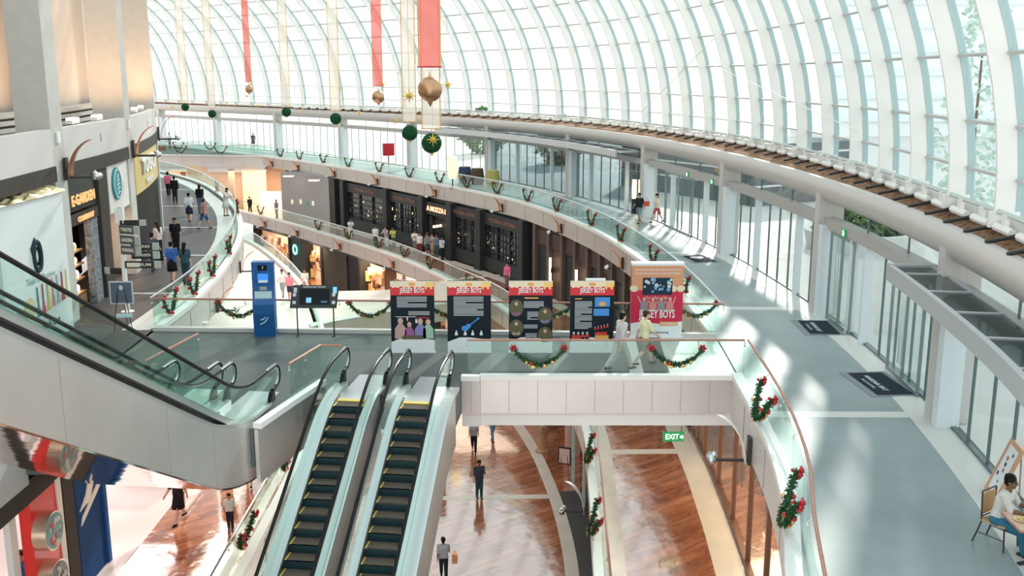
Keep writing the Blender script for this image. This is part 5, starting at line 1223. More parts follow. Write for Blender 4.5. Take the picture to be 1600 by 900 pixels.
# big red poster
o = empty('show_poster', (4.5, 30.0, 0), 0, 'large red poster with white title and cheering men, right of the four posters', 'poster')
mb = MB(); mb.box(-.80, .80, 0, .25, .02, 2.32); mb.build('panel', mat('poster_crimson', (.62, .02, .07), .4), o)
mb = MB(); mb.box(-.81, .81, -.02, .3, 2.28, 2.36); mb.box(-.85, .85, -.05, .35, 0, .03); mb.build('frame_edge', M_pwht, o)
mb = MB(); mb.box(-.8, .8, -.006, 0, 1.50, 2.28); mb.mi = 1
for k in range(7): mb.sphere((-.72+k*.24, -.003, 1.56), .14, 12, 6, (1, .04, .8)) if k in (0, 5, 6) else None
mb.mi = 2; mb.add([(-.8, -.008, .03), (.8, -.008, .03), (.8, -.008, .52), (.2, -.008, .42), (-.5, -.008, .5), (-.8, -.008, .45)], [(0, 1, 2, 3, 4, 5)]); mb.mi = 3; mb.box(.1, .66, -.012, 0, .37, .50)
mb.build('printed_bands', [mat('poster_copper', (.70, .33, .18), .4), M_pcrm, M_pwht, M_porg], o)
mb = MB(); mb.box(-.46, .46, -.012, 0, 1.36, 1.90); mb.mi = 1; rd = random.Random(2)
for k in range(26): mb.mi = 1+k % 2; mb.sphere((rd.uniform(-.42, .42), -.013, rd.uniform(1.4, 1.86)), rd.uniform(.02, .07), 8, 4, (1, .05, 1))
mb.build('stage_photo', [mat('photo_dark', (.02, .04, .07), .4), mat('photo_blue', (.15, .35, .55), .4), mat('photo_pale', (.6, .65, .68), .4)], o)
mb = MB()
for k, fx in enumerate((-.4, -.13, .13, .4)): figure(mb, fx, .86, .42, 1 if k % 2 == 0 else 2, 0); mb.mi = 3 ; mb.bar((fx-.1, -.006, 1.1), (fx-.2, -.006, 1.32), .01, .035); mb.bar((fx+.1, -.006, 1.1), (fx+.17, -.006, 1.3), .01, .035)
mb.build('cheering_figures', [mat('pr_skin', (.6, .4, .3)), mat('pr_grey', (.25, .27, .3), .5), mat('pr_rose', (.6, .25, .22), .5), mat('pr_skin', (.6, .4, .3))], o)
text('title_letters', 'JERSEY BOYS', .36, M_pwht, o, (0, -.014, .74), (PI/2, 0, 0), .01, True, 1.12)
text('tagline_letters', 'How did four blue-collar kids become one of', .07, M_pwht, o, (0, -.012, 2.15), (PI/2, 0, 0), .004, True, 1.4)
text('tagline_letters', 'the greatest successes in pop music history?', .07, M_pwht, o, (0, -.012, 2.04), (PI/2, 0, 0), .004, True, 1.4)
text('footer_letters', 'THE MUSICAL', .09, M_pwht, o, (.38, -.016, .435), (PI/2, 0, 0), .004, True, .5)
text('footer_letters', 'www.jerseyboys.com.sg', .08, M_pblk, o, (0, -.012, .16), (PI/2, 0, 0), .004, True, .75)

# blue kiosk
o = empty('information_pillar', (-7.72, 30.05, 0), R(6), 'tall curved blue information pillar by the far bridge railing', 'kiosk')
prof = [(-.0, 0), (-.04, .35), (-.10, .75), (-.09, 1.05), (.02, 1.3), (.06, 1.6), (.08, 2.25), (.08, 2.36), (.42, 2.36), (.42, 0)]
vs = [(-.33, a, b) for a, b in prof]+[(.33, a, b) for a, b in prof]; n = len(prof); mb = MB(); mb.add(vs, [tuple(range(n)), tuple(range(2*n-1, n-1, -1))]+[(i, i+n, (i+1) % n+n, (i+1) % n) for i in range(n)])
mb.build('pillar_body', mat('royal_blue', (.012, .10, .30), .3), o)
def kb(name, m, x0, x1, z0, z1, y): mb = MB(); mb.box(x0, x1, y-.01, y+.05, z0, z1); return mb.build(name, m, o)
kb('screen', mat('screen_blue', (.05, .25, .75), .2, emit=.5), -.15, .17, 1.78, 2.0, .065); kb('screen_cloud', mat('screen_white', (.8, .88, .95), .3), -.13, .15, 1.72, 1.80, .06)
kb('black_plate', M_black, -.14, .14, 2.1, 2.27, .075); kb('notice_strip', mat('pale_cyan', (.55, .75, .80), .4), -.26, .26, 1.22, 1.45, .0); kb('small_keypad', M_steel, -.10, .12, 1.48, 1.6, .035)
text('logo_letters', 'Sands', .12, M_white, o, (0, -.085, .9), (PI/2, 0, 0), .01, True, .24)
mb = MB(); mb.tube([(-.12, -.06, .42), (-.02, -.07, .46), (.08, -.07, .56), (.13, -.07, .66)], .02, 6); mb.tube([(-.1, -.07, .56), (0, -.075, .6), (.06, -.07, .66)], .018, 6); mb.tube([(.0, .065, 2.16), (.03, .065, 2.23)], .015, 5); mb.build('bird_logo', mat('pale_logo', (.55, .65, .7), .4), o)
# slanted touch screen on two legs
o = empty('directory_screen', (-6.15, 30.15, 0), 0, 'slanted black directory screen on two thin legs', 'screen')
for x in (-.57, .57): mb = MB(); mb.tube([(x, 0, 0), (x, .02, 1.1)], .022, 6); mb.box(x-.05, x+.05, -.12, .12, 0, .015); mb.build('leg', M_dark, o)
T_ = Matrix.Translation((0, -.05, 1.28)) @ Matrix.Rotation(R(-24), 4, 'X')
mb = MB(T_); mb.add([(-.74, -.02, -.36), (.70, -.02, -.36), (.76, -.02, .36), (-.68, -.02, .36), (-.74, .05, -.36), (.70, .05, -.36), (.76, .05, .36), (-.68, .05, .36)], [(0, 1, 2, 3), (7, 6, 5, 4), (4, 5, 1, 0), (5, 6, 2, 1), (6, 7, 3, 2), (7, 4, 0, 3)]); mb.build('screen_housing', mat('slate_housing', (.05, .055, .06), .35), o)
mb = MB(T_); mb.box(-.45, .48, -.028, -.02, -.26, .24); mb.build('display', mat('display_black', (.008, .01, .012), .08), o)
mb = MB(T_); mb.box(-.24, -.08, -.034, -.028, -.2, -.04); mb.mi = 1; mb.box(.22, .42, -.034, -.028, -.2, -.14); mb.mi = 2
for z in (-.24, .0): mb.box(-.66, -.56, -.026, -.02, z, z+.1); mb.box(.56, .66, -.026, -.02, z, z+.1)
mb.box(-.64, -.54, -.026, -.02, .12, .28); mb.mi = 0; mb.box(.58, .70, -.026, -.02, .1, .3)
mb.build('display_icons', [mat('icon_cyan', (.2, .55, .75), .3, emit=.4), mat('icon_blue', (.05, .2, .3), .3), mat('icon_grey', (.6, .62, .63), .4)], o)
ob = text('screen_title', 'MARINA BAY SANDS', .07, mat('icon_grey', (.6, .62, .63)), o, (0, 0, 0), (0, 0, 0), .004, True, .7); ob.matrix_local = T_ @ Matrix.Translation((0, -.024, .30)) @ Matrix.Rotation(PI/2, 4, 'X')
# portrait on an easel
o = empty('portrait_easel', (-12.3, 30.5, 0), R(4), 'framed black and white portrait on a thin easel before the bridge', 'easel')
mb = MB(); mb.box(-.36, .36, 0, .04, .95, 1.68); mb.build('frame', mat('silver_frame', (.65, .68, .7), .35, .5), o); mb = MB(); mb.box(-.32, .32, -.006, 0, .99, 1.64); mb.build('backdrop', mat('photo_slate', (.10, .13, .17), .5), o)
mb = MB(); figure(mb, 0, 1.0, .56, 0, 1); mb.mi = 0; mb.sphere((0, -.004, 1.50), .085, 10, 6, (1, .04, 1.1)); mb.build('portrait', [mat('photo_black', (.01, .012, .015), .5), mat('photo_face', (.6, .6, .58), .5)], o)
for x, y in ((-.3, -.1), (.3, -.1), (0, .4)): mb = MB(); mb.tube([(x, y, 0), (x*.2, .02, 1.7)], .014, 5); mb.build('leg', M_dark, o)
mb = MB(); mb.cbox((.1, -.2, .62), (.5, .03, .12)); mb.build('name_card', mat('pale_cyan', (.55, .75, .8)), o)
# sign post
o = empty('signpost', (-13.3, 33.4, 0), 0, 'white signpost carrying black direction blades by the left walkway', 'sign')
mb = MB(); mb.tube([(0, 0, 0), (0, 0, 3.62)], .085, 12); mb.build('post', M_white, o, True); mb = MB(); mb.box(-.14, .14, -.08, .08, 3.1, 3.62); mb.build('cap', M_white, o); mb = MB(); mb.lathe([(0, 0), (.22, 0), (.22, .03), (0, .03)], n=20); mb.build('base', M_white, o)
M_bl = mat('sign_black', (.04, .04, .04), .4); M_bls = mat('sign_slate', (.10, .12, .13), .4); M_wl = mat('sign_letter', (.8, .74, .6), .5)
def blade(z, L, h, ang, m, txt, endw=True, off=.1):
    a = R(ang); M2 = Matrix.Translation((0, 0, z)) @ Matrix.Rotation(a, 4, 'Z')
    mb = MB(M2); mb.box(off, off+L, -.1, -.05, 0, h); b = mb.build('direction_blade', m, o)
    if endw: mb = MB(M2); mb.box(off+L, off+L+.22, -.1, -.05, 0, h); mb.build('arrow_tile', mat('sign_grey', (.42, .44, .42), .4), b)
    if txt: t_ = text('blade_letters', txt, h*.55, M_wl, b, (0, 0, 0), (0, 0, 0), .01, True, L*.78); t_.matrix_local = M2 @ Matrix.Translation((off+L/2, -.105, h/2)) @ Matrix.Rotation(PI/2, 4, 'X')
for k, z in enumerate((2.18, 1.88)): blade(z, .72, .25, 2, M_bl, ['CASINO', 'TAXI-NORTH'][k], True, .32)
blade(1.55, .98, .25, 2, M_bl, 'MUSEUM', True, .08)
for k, z in enumerate((2.75, 2.40, 2.05)): blade(z, .62, .30, -22, M_bls, ['THEATRE', 'GALLERIA', 'PARKING'][k], True, .02)
blade(3.0, .62, .2, 12, M_bl, None, True, .0)
mb = MB(); mb.box(.14, .58, -.112, -.1, 1.6, 1.75); ob = mb.build('pale_strip', mat('sign_letter', (.8, .74, .6)), o)  # pale strip in the lettering colour across the blade
blade(1.3, .55, .22, 166, M_bl, None, True, .05)
# door mats
for k, (x, y, rz, w_, l_) in enumerate(((9.95, 31.2, -3, .95, 1.7), (9.75, 25.2, 4, .95, 1.9), (8.35, 43.5, 12, .95, 1.6))):
    o = empty('door_mat', (x, y, 0), R(rz), ['black door mat with white lettering beside the middle right doors', 'black door mat with white lettering beside the near right doors', 'grey patterned door mat in the sunlight farthest down the walkway'][k], 'mat')
    b = MB(); b.box(-w_/2-.2, w_/2+.15, -l_/2-.12, l_/2+.12, .001, .012); b.build('mat_border', mat('mat_grey', (.22, .24, .25), .6), o); b = MB(); b.box(-w_/2, w_/2, -l_/2, l_/2, .012, .024); b.build('mat_field', mat('mat_navy', (.02, .028, .04), .8), o)
    if k < 2:
        text('mat_letters', 'MARINA BAY', .2, mat('mat_print', (.55, .6, .62), .6), o, (-.1, 0, .027), (0, 0, -PI/2), .003, True, l_*.7); text('mat_letters', 'THE SHOPPES', .12, mat('mat_print', (.55, .6, .62)), o, (-.32, 0, .027), (0, 0, -PI/2), .003, False, l_*.45)
    else:
        b = MB(); b.lathe([(0, 0), (.3, 0), (.3, .004), (0, .004)], (0, .3, .024), 16); b.build('mat_print', M_pale, o)
# cafe table set at the lower right
o = empty('cafe_table', (8.74, 15.34, 0), R(-3), 'square wooden cafe table with dark pedestal at the lower right edge', 'table')
mb = MB(); mb.box(-.42, .42, -.36, .36, .72, .75); mb.mi = 1; mb.box(-.43, .43, -.37, .37, .695, .72); mb.build('table_top', [mat('pink_wood', (.72, .48, .36), .3), M_rail], o)
mb = MB(); mb.tube([(0, 0, .03), (0, 0, .7)], .035, 8); mb.build('pedestal', M_dark, o); 
for a in (0, PI/2): mb = MB(); mb.cbox((0, 0, .02), (.6, .07, .04), a+.4); mb.build('foot', M_dark, o)
def plate(x, y, lb, food):
    o = empty('plate', (x, y, .752), 0, lb, 'plate'); b = MB(); b.lathe([(0, .006), (.08, .006), (.13, .02), (.135, .018), (.085, 0), (0, 0)], n=24); b.build('dish', mat('plate_tan', (.80, .66, .42) if food else (.85, .83, .8), .35), o, True)
    b = MB(); rd = random.Random(3)
    for k in range(9): b.sphere((rd.uniform(-.06, .06), rd.uniform(-.06, .06), .02), .022, 8, 5)
    ob = b.build('food', mat('food_yellow', (.78, .52, .16), .5), o); ob['kind'] = 'stuff'
plate(8.50, 15.36, 'small tan plate of food nearest the seated man', True); plate(8.76, 15.50, 'larger tan plate farther right on the cafe table', True)
o = bpy.data.objects.new('placemat', MB().cbox((0, 0, 0), (.34, .24, .004)).mesh('placemat', mat('paper_white', (.8, .82, .83), .6))); COL.objects.link(o); o.location = (8.66, 15.15, .754); o.rotation_euler = (0, 0, R(-14)); tag(o, 'white paper placemat on the cafe table', 'placemat')
o = bpy.data.objects.new('phone', MB().cbox((0, 0, 0), (.08, .14, .01)).mesh('phone', M_black)); COL.objects.link(o); o.location = (8.92, 15.2, .762); tag(o, 'black phone lying on the cafe table', 'phone')
def cafe_chair(x, y, rz, lb):
    o = empty('dining_chair', (x, y, 0), rz, lb, 'chair'); Mw = mat('slat_wood', (.60, .36, .16), .45); Mf = mat('chair_metal', (.07, .05, .05), .4, .3)
    b = MB(); b.box(-.22, .22, -.22, .22, .43, .465); b.build('seat', Mw, o)
    b = MB()
    for k in range(7): b.box(-.19, .19, -.245, -.225, .53+k*.056, .575+k*.056)
    b.build('backrest', Mw, o)
    b = MB(); 
    for sx in (-1, 1): b.tube([(sx*.21, -.21, .44), (sx*.21, -.24, .96)], .014, 6)
    b.tube([(-.21, -.24, .96), (.21, -.24, .96)], .014, 6); b.tube([(-.21, -.22, .50), (.21, -.22, .50)], .012, 6); b.build('back_frame', Mf, o)
    for sx in (-1, 1):
        for y0, y1 in ((.2, .24), (-.2, -.33)): b = MB(); b.tube([(sx*.2, y0, .44), (sx*.22, y1, 0)], .015, 6); b.build('leg', Mf, o)
    for sx in (-1, 1): b = MB(); b.tube([(sx*.21, -.27, .2), (sx*.21, .22, .2)], .01, 5); b.build('stretcher', Mf, o)
cafe_chair(8.46, 15.98, R(-146), 'wooden slatted chair with dark metal frame holding the seated man')
cafe_chair(9.35, 14.85, R(78), 'dark framed chair at the bottom right corner, near side of the table')
# leaning framed menu board
o = empty('menu_board', (9.32, 18.05, 0), R(-101), 'wooden framed white menu board standing by the glass behind the diner', 'board')
Tm = Matrix.Rotation(R(-20), 4, 'X')
mb = MB(Tm)
for a in ((-.36, -.29, 0, 1.15), (.29, .36, 0, 1.15), (-.29, .29, 0, .09), (-.29, .29, 1.06, 1.15)): mb.box(a[0], a[1], -.03, .03, a[2], a[3])
mb.build('frame', mat('oak_frame', (.62, .34, .20), .45), o); mb = MB(Tm); mb.box(-.29, .29, -.01, .012, .09, 1.06); mb.build('menu_sheet', mat('menu_white', (.80, .84, .85), .5), o)
mb = MB(Tm); rd = random.Random(6)
for k in range(7): mb.mi = k % 2; mb.sphere((rd.uniform(-.18, .18), -.012, .2+k*.12), rd.uniform(.03, .07), 8, 5, (1, .08, .8))
mb.build('menu_print', [mat('print_dark', (.1, .1, .12), .5), mat('print_brown', (.4, .2, .15), .5)], o)
for sx in (-1, 1): mb = MB(); mb.tube([(sx*.33, .37, 1.0), (sx*.33, .42, 0)], .015, 6); mb.build('prop_leg', M_rail, o)
# red box and beige poster board on the far walkway, café barrels etc.
o = empty('red_box', (-11.2, 90.5, 0), .4, 'small red sign box standing on the far walkway', 'sign'); b = MB(); b.box(-.5, .5, -.2, .2, .9, 2.0); b.build('box_face', M_red, o); b = MB(); b.tube([(0, 0, 0), (0, 0, .9)], .04, 6); b.build('post', M_dark, o)
for k, (x, y, c) in enumerate(((-2.6, 74.5, (.10, .07, .05)), (-1.4, 73.0, (.45, .40, .12)), (-3.6, 75.8, (.05, .07, .12)))):
    o = empty('barrel', (x, y, 0), 0, ['dark barrel by the tinted far windows', 'yellow green drum by the tinted far windows', 'navy covered stand left of the barrels'][k], 'barrel'); b = MB(); b.lathe([(0, 0), (.42, 0), (.52, .6), (.45, 1.2), (0, 1.2)]); b.build('body', mat('barrel_%d' % k, c, .5), o, True); b = MB(); b.lathe([(.43, .25), (.5, .25), (.5, .3), (.43, .3)]); b.build('hoop', M_dark, o)
o = empty('inflated_column', (-4.3, 71.8, 0), 0, 'glowing white and amber column lantern on the far walkway', 'lantern'); b = MB(); b.lathe([(0, .7), (.25, .72), (.34, 1.1), (.35, 1.8), (.3, 2.3), (0, 2.45)]); b.build('lantern_body', mat('amber_lantern', (.95, .8, .5), .4, emit=1.0, ecol=(1, .75, .35)), o, True); b = MB(); b.tube([(0, 0, 0), (0, 0, .75)], .05, 6); b.lathe([(0, 0), (.25, 0), (.25, .03), (0, .03)]); b.build('stand', M_dark, o)
o = empty('wall_lantern', (7.2, 58.4, .6), 0, 'small glowing lantern against the tinted window', 'lamp'); b = MB(); b.box(-.1, .1, -.1, .1, .3, 1.4); b.build('lantern_glass', M_glow, o); b = MB(); b.box(-.13, .13, -.13, .13, -.6, .3); b.build('stand', M_dark, o)
# ------------------------------------------------------------------ people
SK = {'pale': mat('skin_pale', (.62, .40, .30), .5), 'tan': mat('skin_tan', (.42, .24, .16), .5), 'brown': mat('skin_brown', (.20, .105, .065), .5)}
M_hair = mat('hair_black', (.012, .010, .009), .45); M_hairb = mat('hair_brown', (.06, .035, .02), .5); M_shoe = mat('shoe_dark', (.02, .018, .016), .5); M_shoew = mat('shoe_white', (.6, .6, .58), .5)
M_eye = mat('eye_dark', (.01, .008, .008), .3); M_lip = mat('lip', (.35, .13, .11), .5)
def cloth(c): return mat('cloth_%.2f_%.2f_%.2f' % c, c, .75)
def joints(pose):
    V = Vector; J = {}
    def leg(sx, sw, kn, z0=.90, sp=.085):
        hip = V((sx*sp, 0, z0)); a = sw; k = hip+V((0, math.sin(a)*.43, -math.cos(a)*.43)); b = a-kn; an = k+V((0, math.sin(b)*.41, -math.cos(b)*.41)); return hip, k, an
    if pose == 'walk': L = leg(-1, R(24), R(6)); Rr = leg(1, R(-12), R(30))
    elif pose == 'stride': L = leg(-1, R(-20), R(16)); Rr = leg(1, R(26), R(8))
    elif pose == 'sit': L = leg(-1, R(80), R(80), .50, .10); Rr = leg(1, R(76), R(62), .50, .12)
    else: L = leg(-1, R(2), R(2)); Rr = leg(1, R(-3), R(3))
    zo = 0
    base = min(L[2].z, Rr[2].z)-.075
    if pose != 'sit': L = tuple(p-V((0, 0, base)) for p in L); Rr = tuple(p-V((0, 0, base)) for p in Rr); zo = -base
    else: zo = -.40
    lean = {'sit': .10, 'walk': .03, 'stride': .04, 'lean': .14}.get(pose, 0)
    def up(z): return V((0, lean*(z-.9)/.5, z+zo))
    J['L'] = L; J['R'] = Rr; J['pel'] = up(.93); J['wst'] = up(1.08); J['chs'] = up(1.28); J['sh'] = up(1.40); J['nk'] = up(1.47); J['hd'] = up(1.585)+V((0, .015, 0))
    def arm(sx, sw, el, out=.10, inn=0):
        s = J['sh']+V((sx*.175, 0, -.015)); e = s+V((sx*math.sin(out)*.27, math.sin(sw)*.27, -math.cos(sw)*.27)); b = sw+el; w_ = e+V((sx*math.sin(out-inn)*.24, math.sin(b)*.24, -math.cos(b)*.24)); return s, e, w_
    A = {'stand': ((R(3), R(12)), (R(-3), R(14))), 'walk': ((R(-24), R(14)), (R(24), R(22))), 'stride': ((R(22), R(26)), (R(-24), R(12))), 'phone': ((R(20), R(118)), (R(0), R(12))), 'lean': ((R(42), R(50)), (R(42), R(50))),
         'sit': ((R(30), R(58)), (R(34), R(56))), 'cross': ((R(18), R(95)), (R(18), R(95)))}[pose]
    inn = {'cross': R(50), 'sit': R(14), 'lean': R(14), 'phone': R(10)}.get(pose, 0)
    J['aL'] = arm(-1, *A[0], inn=inn); J['aR'] = arm(1, *A[1], inn=inn)
    return J
def cap(mb, a, ra, b, rb, n=10):
    a = Vector(a); b = Vector(b); t = b-a
    if t.length > 1e-4: mb.tube([a, b], [ra, rb], n)
    mb.sphere(a, ra, n, 6); mb.sphere(b, rb, n, 6)
def remesh(mb, name, vox):
    me = mb.mesh(name+'_tmp', M_white); o = bpy.data.objects.new('tmp', me); COL.objects.link(o)
    md = o.modifiers.new('r', 'REMESH'); md.mode = 'VOXEL'; md.voxel_size = vox; md.use_smooth_shade = True
    m2 = o.modifiers.new('s', 'SMOOTH'); m2.factor = .5; m2.iterations = 3
    dg = bpy.context.evaluated_depsgraph_get(); r = bpy.data.meshes.new_from_object(o.evaluated_get(dg)); r.name = name
    bpy.data.objects.remove(o, do_unlink=True); bpy.data.meshes.remove(me)
    return r
_pc = {}
def torso(mb, J, g, arms=True, low=True):
    p = J['pel']; w_ = J['wst']; c = J['chs']; s = J['sh']
    for a, ra, wa, b, rb, wb in (((p if low else w_), .105, .075, w_, .10, .055), (w_, .10, .055, c, .112, .075), (c, .112, .075, s+Vector((0, 0, -.03)), .065, .125)):
        for sx in (-1, 0, 1): cap(mb, a+Vector((sx*wa, 0, 0)), ra+g, b+Vector((sx*wb, 0, 0)), rb+g)
    for k, sx in (('aL', -1), ('aR', 1)): cap(mb, s+Vector((sx*.08, 0, -.02)), .06+g, J[k][0], .055+g)
    if arms:
        for k in ('aL', 'aR'): cap(mb, J[k][0], .055+g, J[k][1], .042+g)
def hand(mb, e, w_, sx, r, curl):
    d = (w_-e).normalized(); side = Vector((sx, 0, 0)); side = (side-d*side.dot(d)).normalized(); nrm = d.cross(side)*sx
    for k in (-1, 0, 1): cap(mb, w_+nrm*k*.018, .017, w_+d*.075+nrm*k*.024, .015, 8)
    for k, L in ((-1.5, .058), (-.5, .072), (.5, .068), (1.5, .052)):
        a = w_+d*.08+nrm*k*.019; b = a+d*L*.5-side*L*curl*.3; c = b+d*L*.4-side*L*curl*.7; cap(mb, a, r, b, r*.95, 6); cap(mb, b, r*.95, c, r*.8, 6)
    a = w_+d*.02-nrm*.028; b = a+d*.03-nrm*.032-side*.01; cap(mb, a, r*1.2, b, r*1.05, 6); cap(mb, b, r*1.05, b+d*.032-nrm*.008-side*.012, r*.9, 6)
def body_mesh(pose, vox):
    key = ('body', pose, vox)
    if key in _pc: return _pc[key]
    J = joints(pose); mb = MB(); torso(mb, J, -.004)
    cap(mb, J['nk']-Vector((0, 0, .08)), .058, J['hd']-Vector((0, .01, .05)), .052)
    h = J['hd']; mb.sphere(h+Vector((0, -.012, .025)), .088, 16, 12, (.88, 1.06, 1.08)); mb.sphere(h+Vector((0, .025, -.045)), .062, 14, 10, (.92, .95, 1.1)); mb.sphere(h+Vector((0, .05, -.085)), .028, 10, 8)
    cap(mb, h+Vector((0, .085, .015)), .010, h+Vector((0, .103, -.022)), .015, 8)
    for sx in (-1, 1): mb.sphere(h+Vector((sx*.082, -.008, -.012)), .026, 10, 8, (.45, .8, 1.2))
    for k, sx in (('aL', -1), ('aR', 1)):
        s, e, w_ = J[k]; cap(mb, e, .041, e.lerp(w_, .35), .042); cap(mb, e.lerp(w_, .35), .042, w_, .026); hand(mb, e, w_, sx, .0095 if vox < .01 else .0115, {'sit': .7, 'phone': .9}.get(pose, .35))
    for k in ('L', 'R'):
        hip, kn, an = J[k]; cap(mb, hip, .088, kn, .058); cap(mb, kn, .056, kn.lerp(an, .35), .060); cap(mb, kn.lerp(an, .35), .060, an, .036)
        cap(mb, an+Vector((0, -.03, -.035)), .036, an+Vector((0, .13, -.05)), .030)
    r = remesh(mb, 'body', vox); _pc[key] = r; return r
def part_mesh(kind, pose, vox):
    key = (kind, pose, vox)
    if key in _pc: return _pc[key]
    J = joints(pose); mb = MB()
    if kind == 'shirt':
        torso(mb, J, .014)
    elif kind == 'long_shirt':
        torso(mb, J, .016)
        for k in ('aL', 'aR'): cap(mb, J[k][1], .056, J[k][1].lerp(J[k][2], .93), .040)
    elif kind in ('trousers', 'shorts'):
        for sx in (-1, 0, 1): cap(mb, J['pel']+Vector((sx*.07, 0, .04)), .112, J['pel']+Vector((sx*.07, 0, -.05)), .115)
        for k in ('L', 'R'):
            hip, kn, an = J[k]
            if kind == 'shorts': cap(mb, hip, .103, hip.lerp(kn, .8), .085)
            else: cap(mb, hip, .102, kn, .076); cap(mb, kn, .076, an+Vector((0, -.01, .03)), .062)
    elif kind == 'skirt':
        p = J['pel']; n = 20; c = (J['L'][1]+J['R'][1])/2
        q = [(p+Vector((0, 0, .10)), .15, .115), (p+Vector((0, 0, -.04)), .175, .14), (p.lerp(c, .5), .19, .17), (c+Vector((0, 0, .02)), .20, .21)]
        vs = []; fs = []
        for cc, rx, ry in q:
            for k in range(n): a = 2*PI*k/n; vs.append(cc+Vector((rx*math.cos(a)*(1+.05*math.cos(6*a)), ry*math.sin(a)*(1+.05*math.sin(6*a)), 0)))
        for j in range(3):
            for k in range(n): k2 = (k+1) % n; fs.append((j*n+k, (j+1)*n+k, (j+1)*n+k2, j*n+k2))
        fs.append(tuple(range(n))); fs.append(tuple(3*n+k for k in range(n-1, -1, -1))); mb.add(vs, fs)
        r = mb.mesh('skirt', M_white, True); _pc[key] = r; return r
    elif kind in ('hair', 'long_hair'):
        h = J['hd']; mb.sphere(h+Vector((0, -.022, .043)), .096, 18, 12, (.92, 1.05, 1.02)); mb.sphere(h+Vector((0, -.05, .0)), .082, 14, 10, (.95, .8, 1.1))
        if kind == 'long_hair': cap(mb, h+Vector((0, -.06, -.02)), .08, h+Vector((0, -.10, -.26)), .065); cap(mb, h+Vector((0, -.10, -.26)), .062, h+Vector((0, -.10, -.38)), .035)
        for k in range(14):
            a = k*2*PI/14; mb.sphere(h+Vector((.06*math.cos(a), -.03+.06*math.sin(a), .10)), .028, 8, 6)
        r = remesh(mb, 'hair', .012); _pc[key] = r; return r
    elif kind == 'shoe':
        for k in ('L', 'R'):
            an = J[k][2]; cap(mb, an+Vector((0, -.04, -.038)), .042, an+Vector((0, .14, -.048)), .035)
        r = remesh(mb, 'shoe', .012); _pc[key] = r; return r
    r = remesh(mb, kind, vox*1.15); _pc[key] = r; return r
def person(x, y, z, face, label, pose='stand', top=(.6, .6, .6), bottom=(.03, .03, .04), kind='trousers', skin='tan', hair='hair', hm=None, h=1.70, near=False, sleeve='shirt', shoe=None, group=None):
    vox = .008 if near else .016; o = empty('person', (x, y, z), face, label, 'person', group); o.scale = (h/1.70,)*3
    def add(nm, me, m):
        b = bpy.data.objects.new(nm, me); COL.objects.link(b); b.parent = o
        if not len(me.materials): me.materials.append(m)
        b.material_slots[0].link = 'OBJECT'; b.material_slots[0].material = m; return b
    b = add('body', body_mesh(pose, vox), SK[skin]); add(sleeve, part_mesh(sleeve, pose, vox), cloth(top)); add(kind, part_mesh(kind, pose, vox), cloth(bottom)); add(hair, part_mesh(hair, pose, vox), hm or M_hair); add('shoes', part_mesh('shoe', pose, vox), shoe or M_shoe)
    if near:
        J = joints(pose); hd = J['hd']; mb = MB()
        for sx in (-1, 1): mb.sphere(hd+Vector((sx*.032, .077, .005)), .011, 10, 8, (1.3, .6, .7))
        mb.build('eyes', M_eye, o); mb = MB(); mb.sphere(hd+Vector((0, .082, -.058)), .02, 10, 6, (1.1, .4, .28)); mb.build('mouth', M_lip, o)
        mb = MB()
        for sx in (-1, 1): mb.bar(hd+Vector((sx*.018, .084, .026)), hd+Vector((sx*.048, .072, .026)), .006, .007)
        mb.build('eyebrows', M_hair, o)
    return o
AW = 0.0; TW = PI      # walking away from the camera / towards it
P = person
# left gallery
P(-23.2, 66.9, 0, R(15), 'person in a pink shirt and black trousers, farthest on the left gallery', 'walk', (.80, .18, .28), skin='pale')
P(-21.6, 63.4, 0, R(20), 'person dressed all in black on the left gallery behind the white dress', 'stand', (.015, .015, .02), skin='tan', sleeve='long_shirt')
P(-18.0, 55.0, 0, R(10), 'person in a white shirt with a navy backpack and dark skirt, seen from behind', 'walk', (.70, .74, .78), (.03, .04, .08), 'skirt', 'pale', h=1.65)
P(-18.5, 58.6, 0, R(5), 'long haired person in a black top and jeans on the left gallery', 'stand', (.02, .02, .03), (.12, .22, .32), 'trousers', 'pale', 'long_hair', h=1.68)
P(-16.4, 52.4, 0, R(-30), 'person in a dusty pink top and blue shorts on the left gallery', 'stride', (.55, .28, .26), (.03, .10, .32), 'shorts', 'pale', 'hair', M_hairb, h=1.66)
P(-16.65, 57.4, 0, R(-120), 'person in a white dress leaning on the left gallery rail', 'lean', (.78, .70, .68), (.80, .78, .76), 'skirt', 'pale', 'long_hair', h=1.62)
P(-15.2, 44.3, 0, R(190), 'person in a black polo shirt facing the camera behind the signpost', 'stand', (.015, .015, .02), (.02, .02, .025), skin='tan', h=1.72)
P(-15.6, 43.2, 0, R(60), 'long haired person in a white top beside the third grey column', 'stand', (.75, .62, .60), (.03, .03, .05), 'trousers', 'pale', 'long_hair', M_hairb)
P(-14.9, 40.5, 0, R(0), 'person in dark jeans half hidden behind the signpost blades', 'walk', (.05, .06, .08), (.03, .06, .11))
P(-13.4, 38.4, 0, R(8), 'person in a blue blouse and black skirt walking away on the left gallery', 'walk', (.03, .12, .42), (.012, .012, .016), 'skirt', 'pale', h=1.66)
P(-12.7, 37.9, 0, R(-8), 'long haired person in a dark teal top near the left gallery rail', 'stand', (.04, .09, .12), (.03, .06, .08), 'trousers', 'pale', 'long_hair', h=1.66)
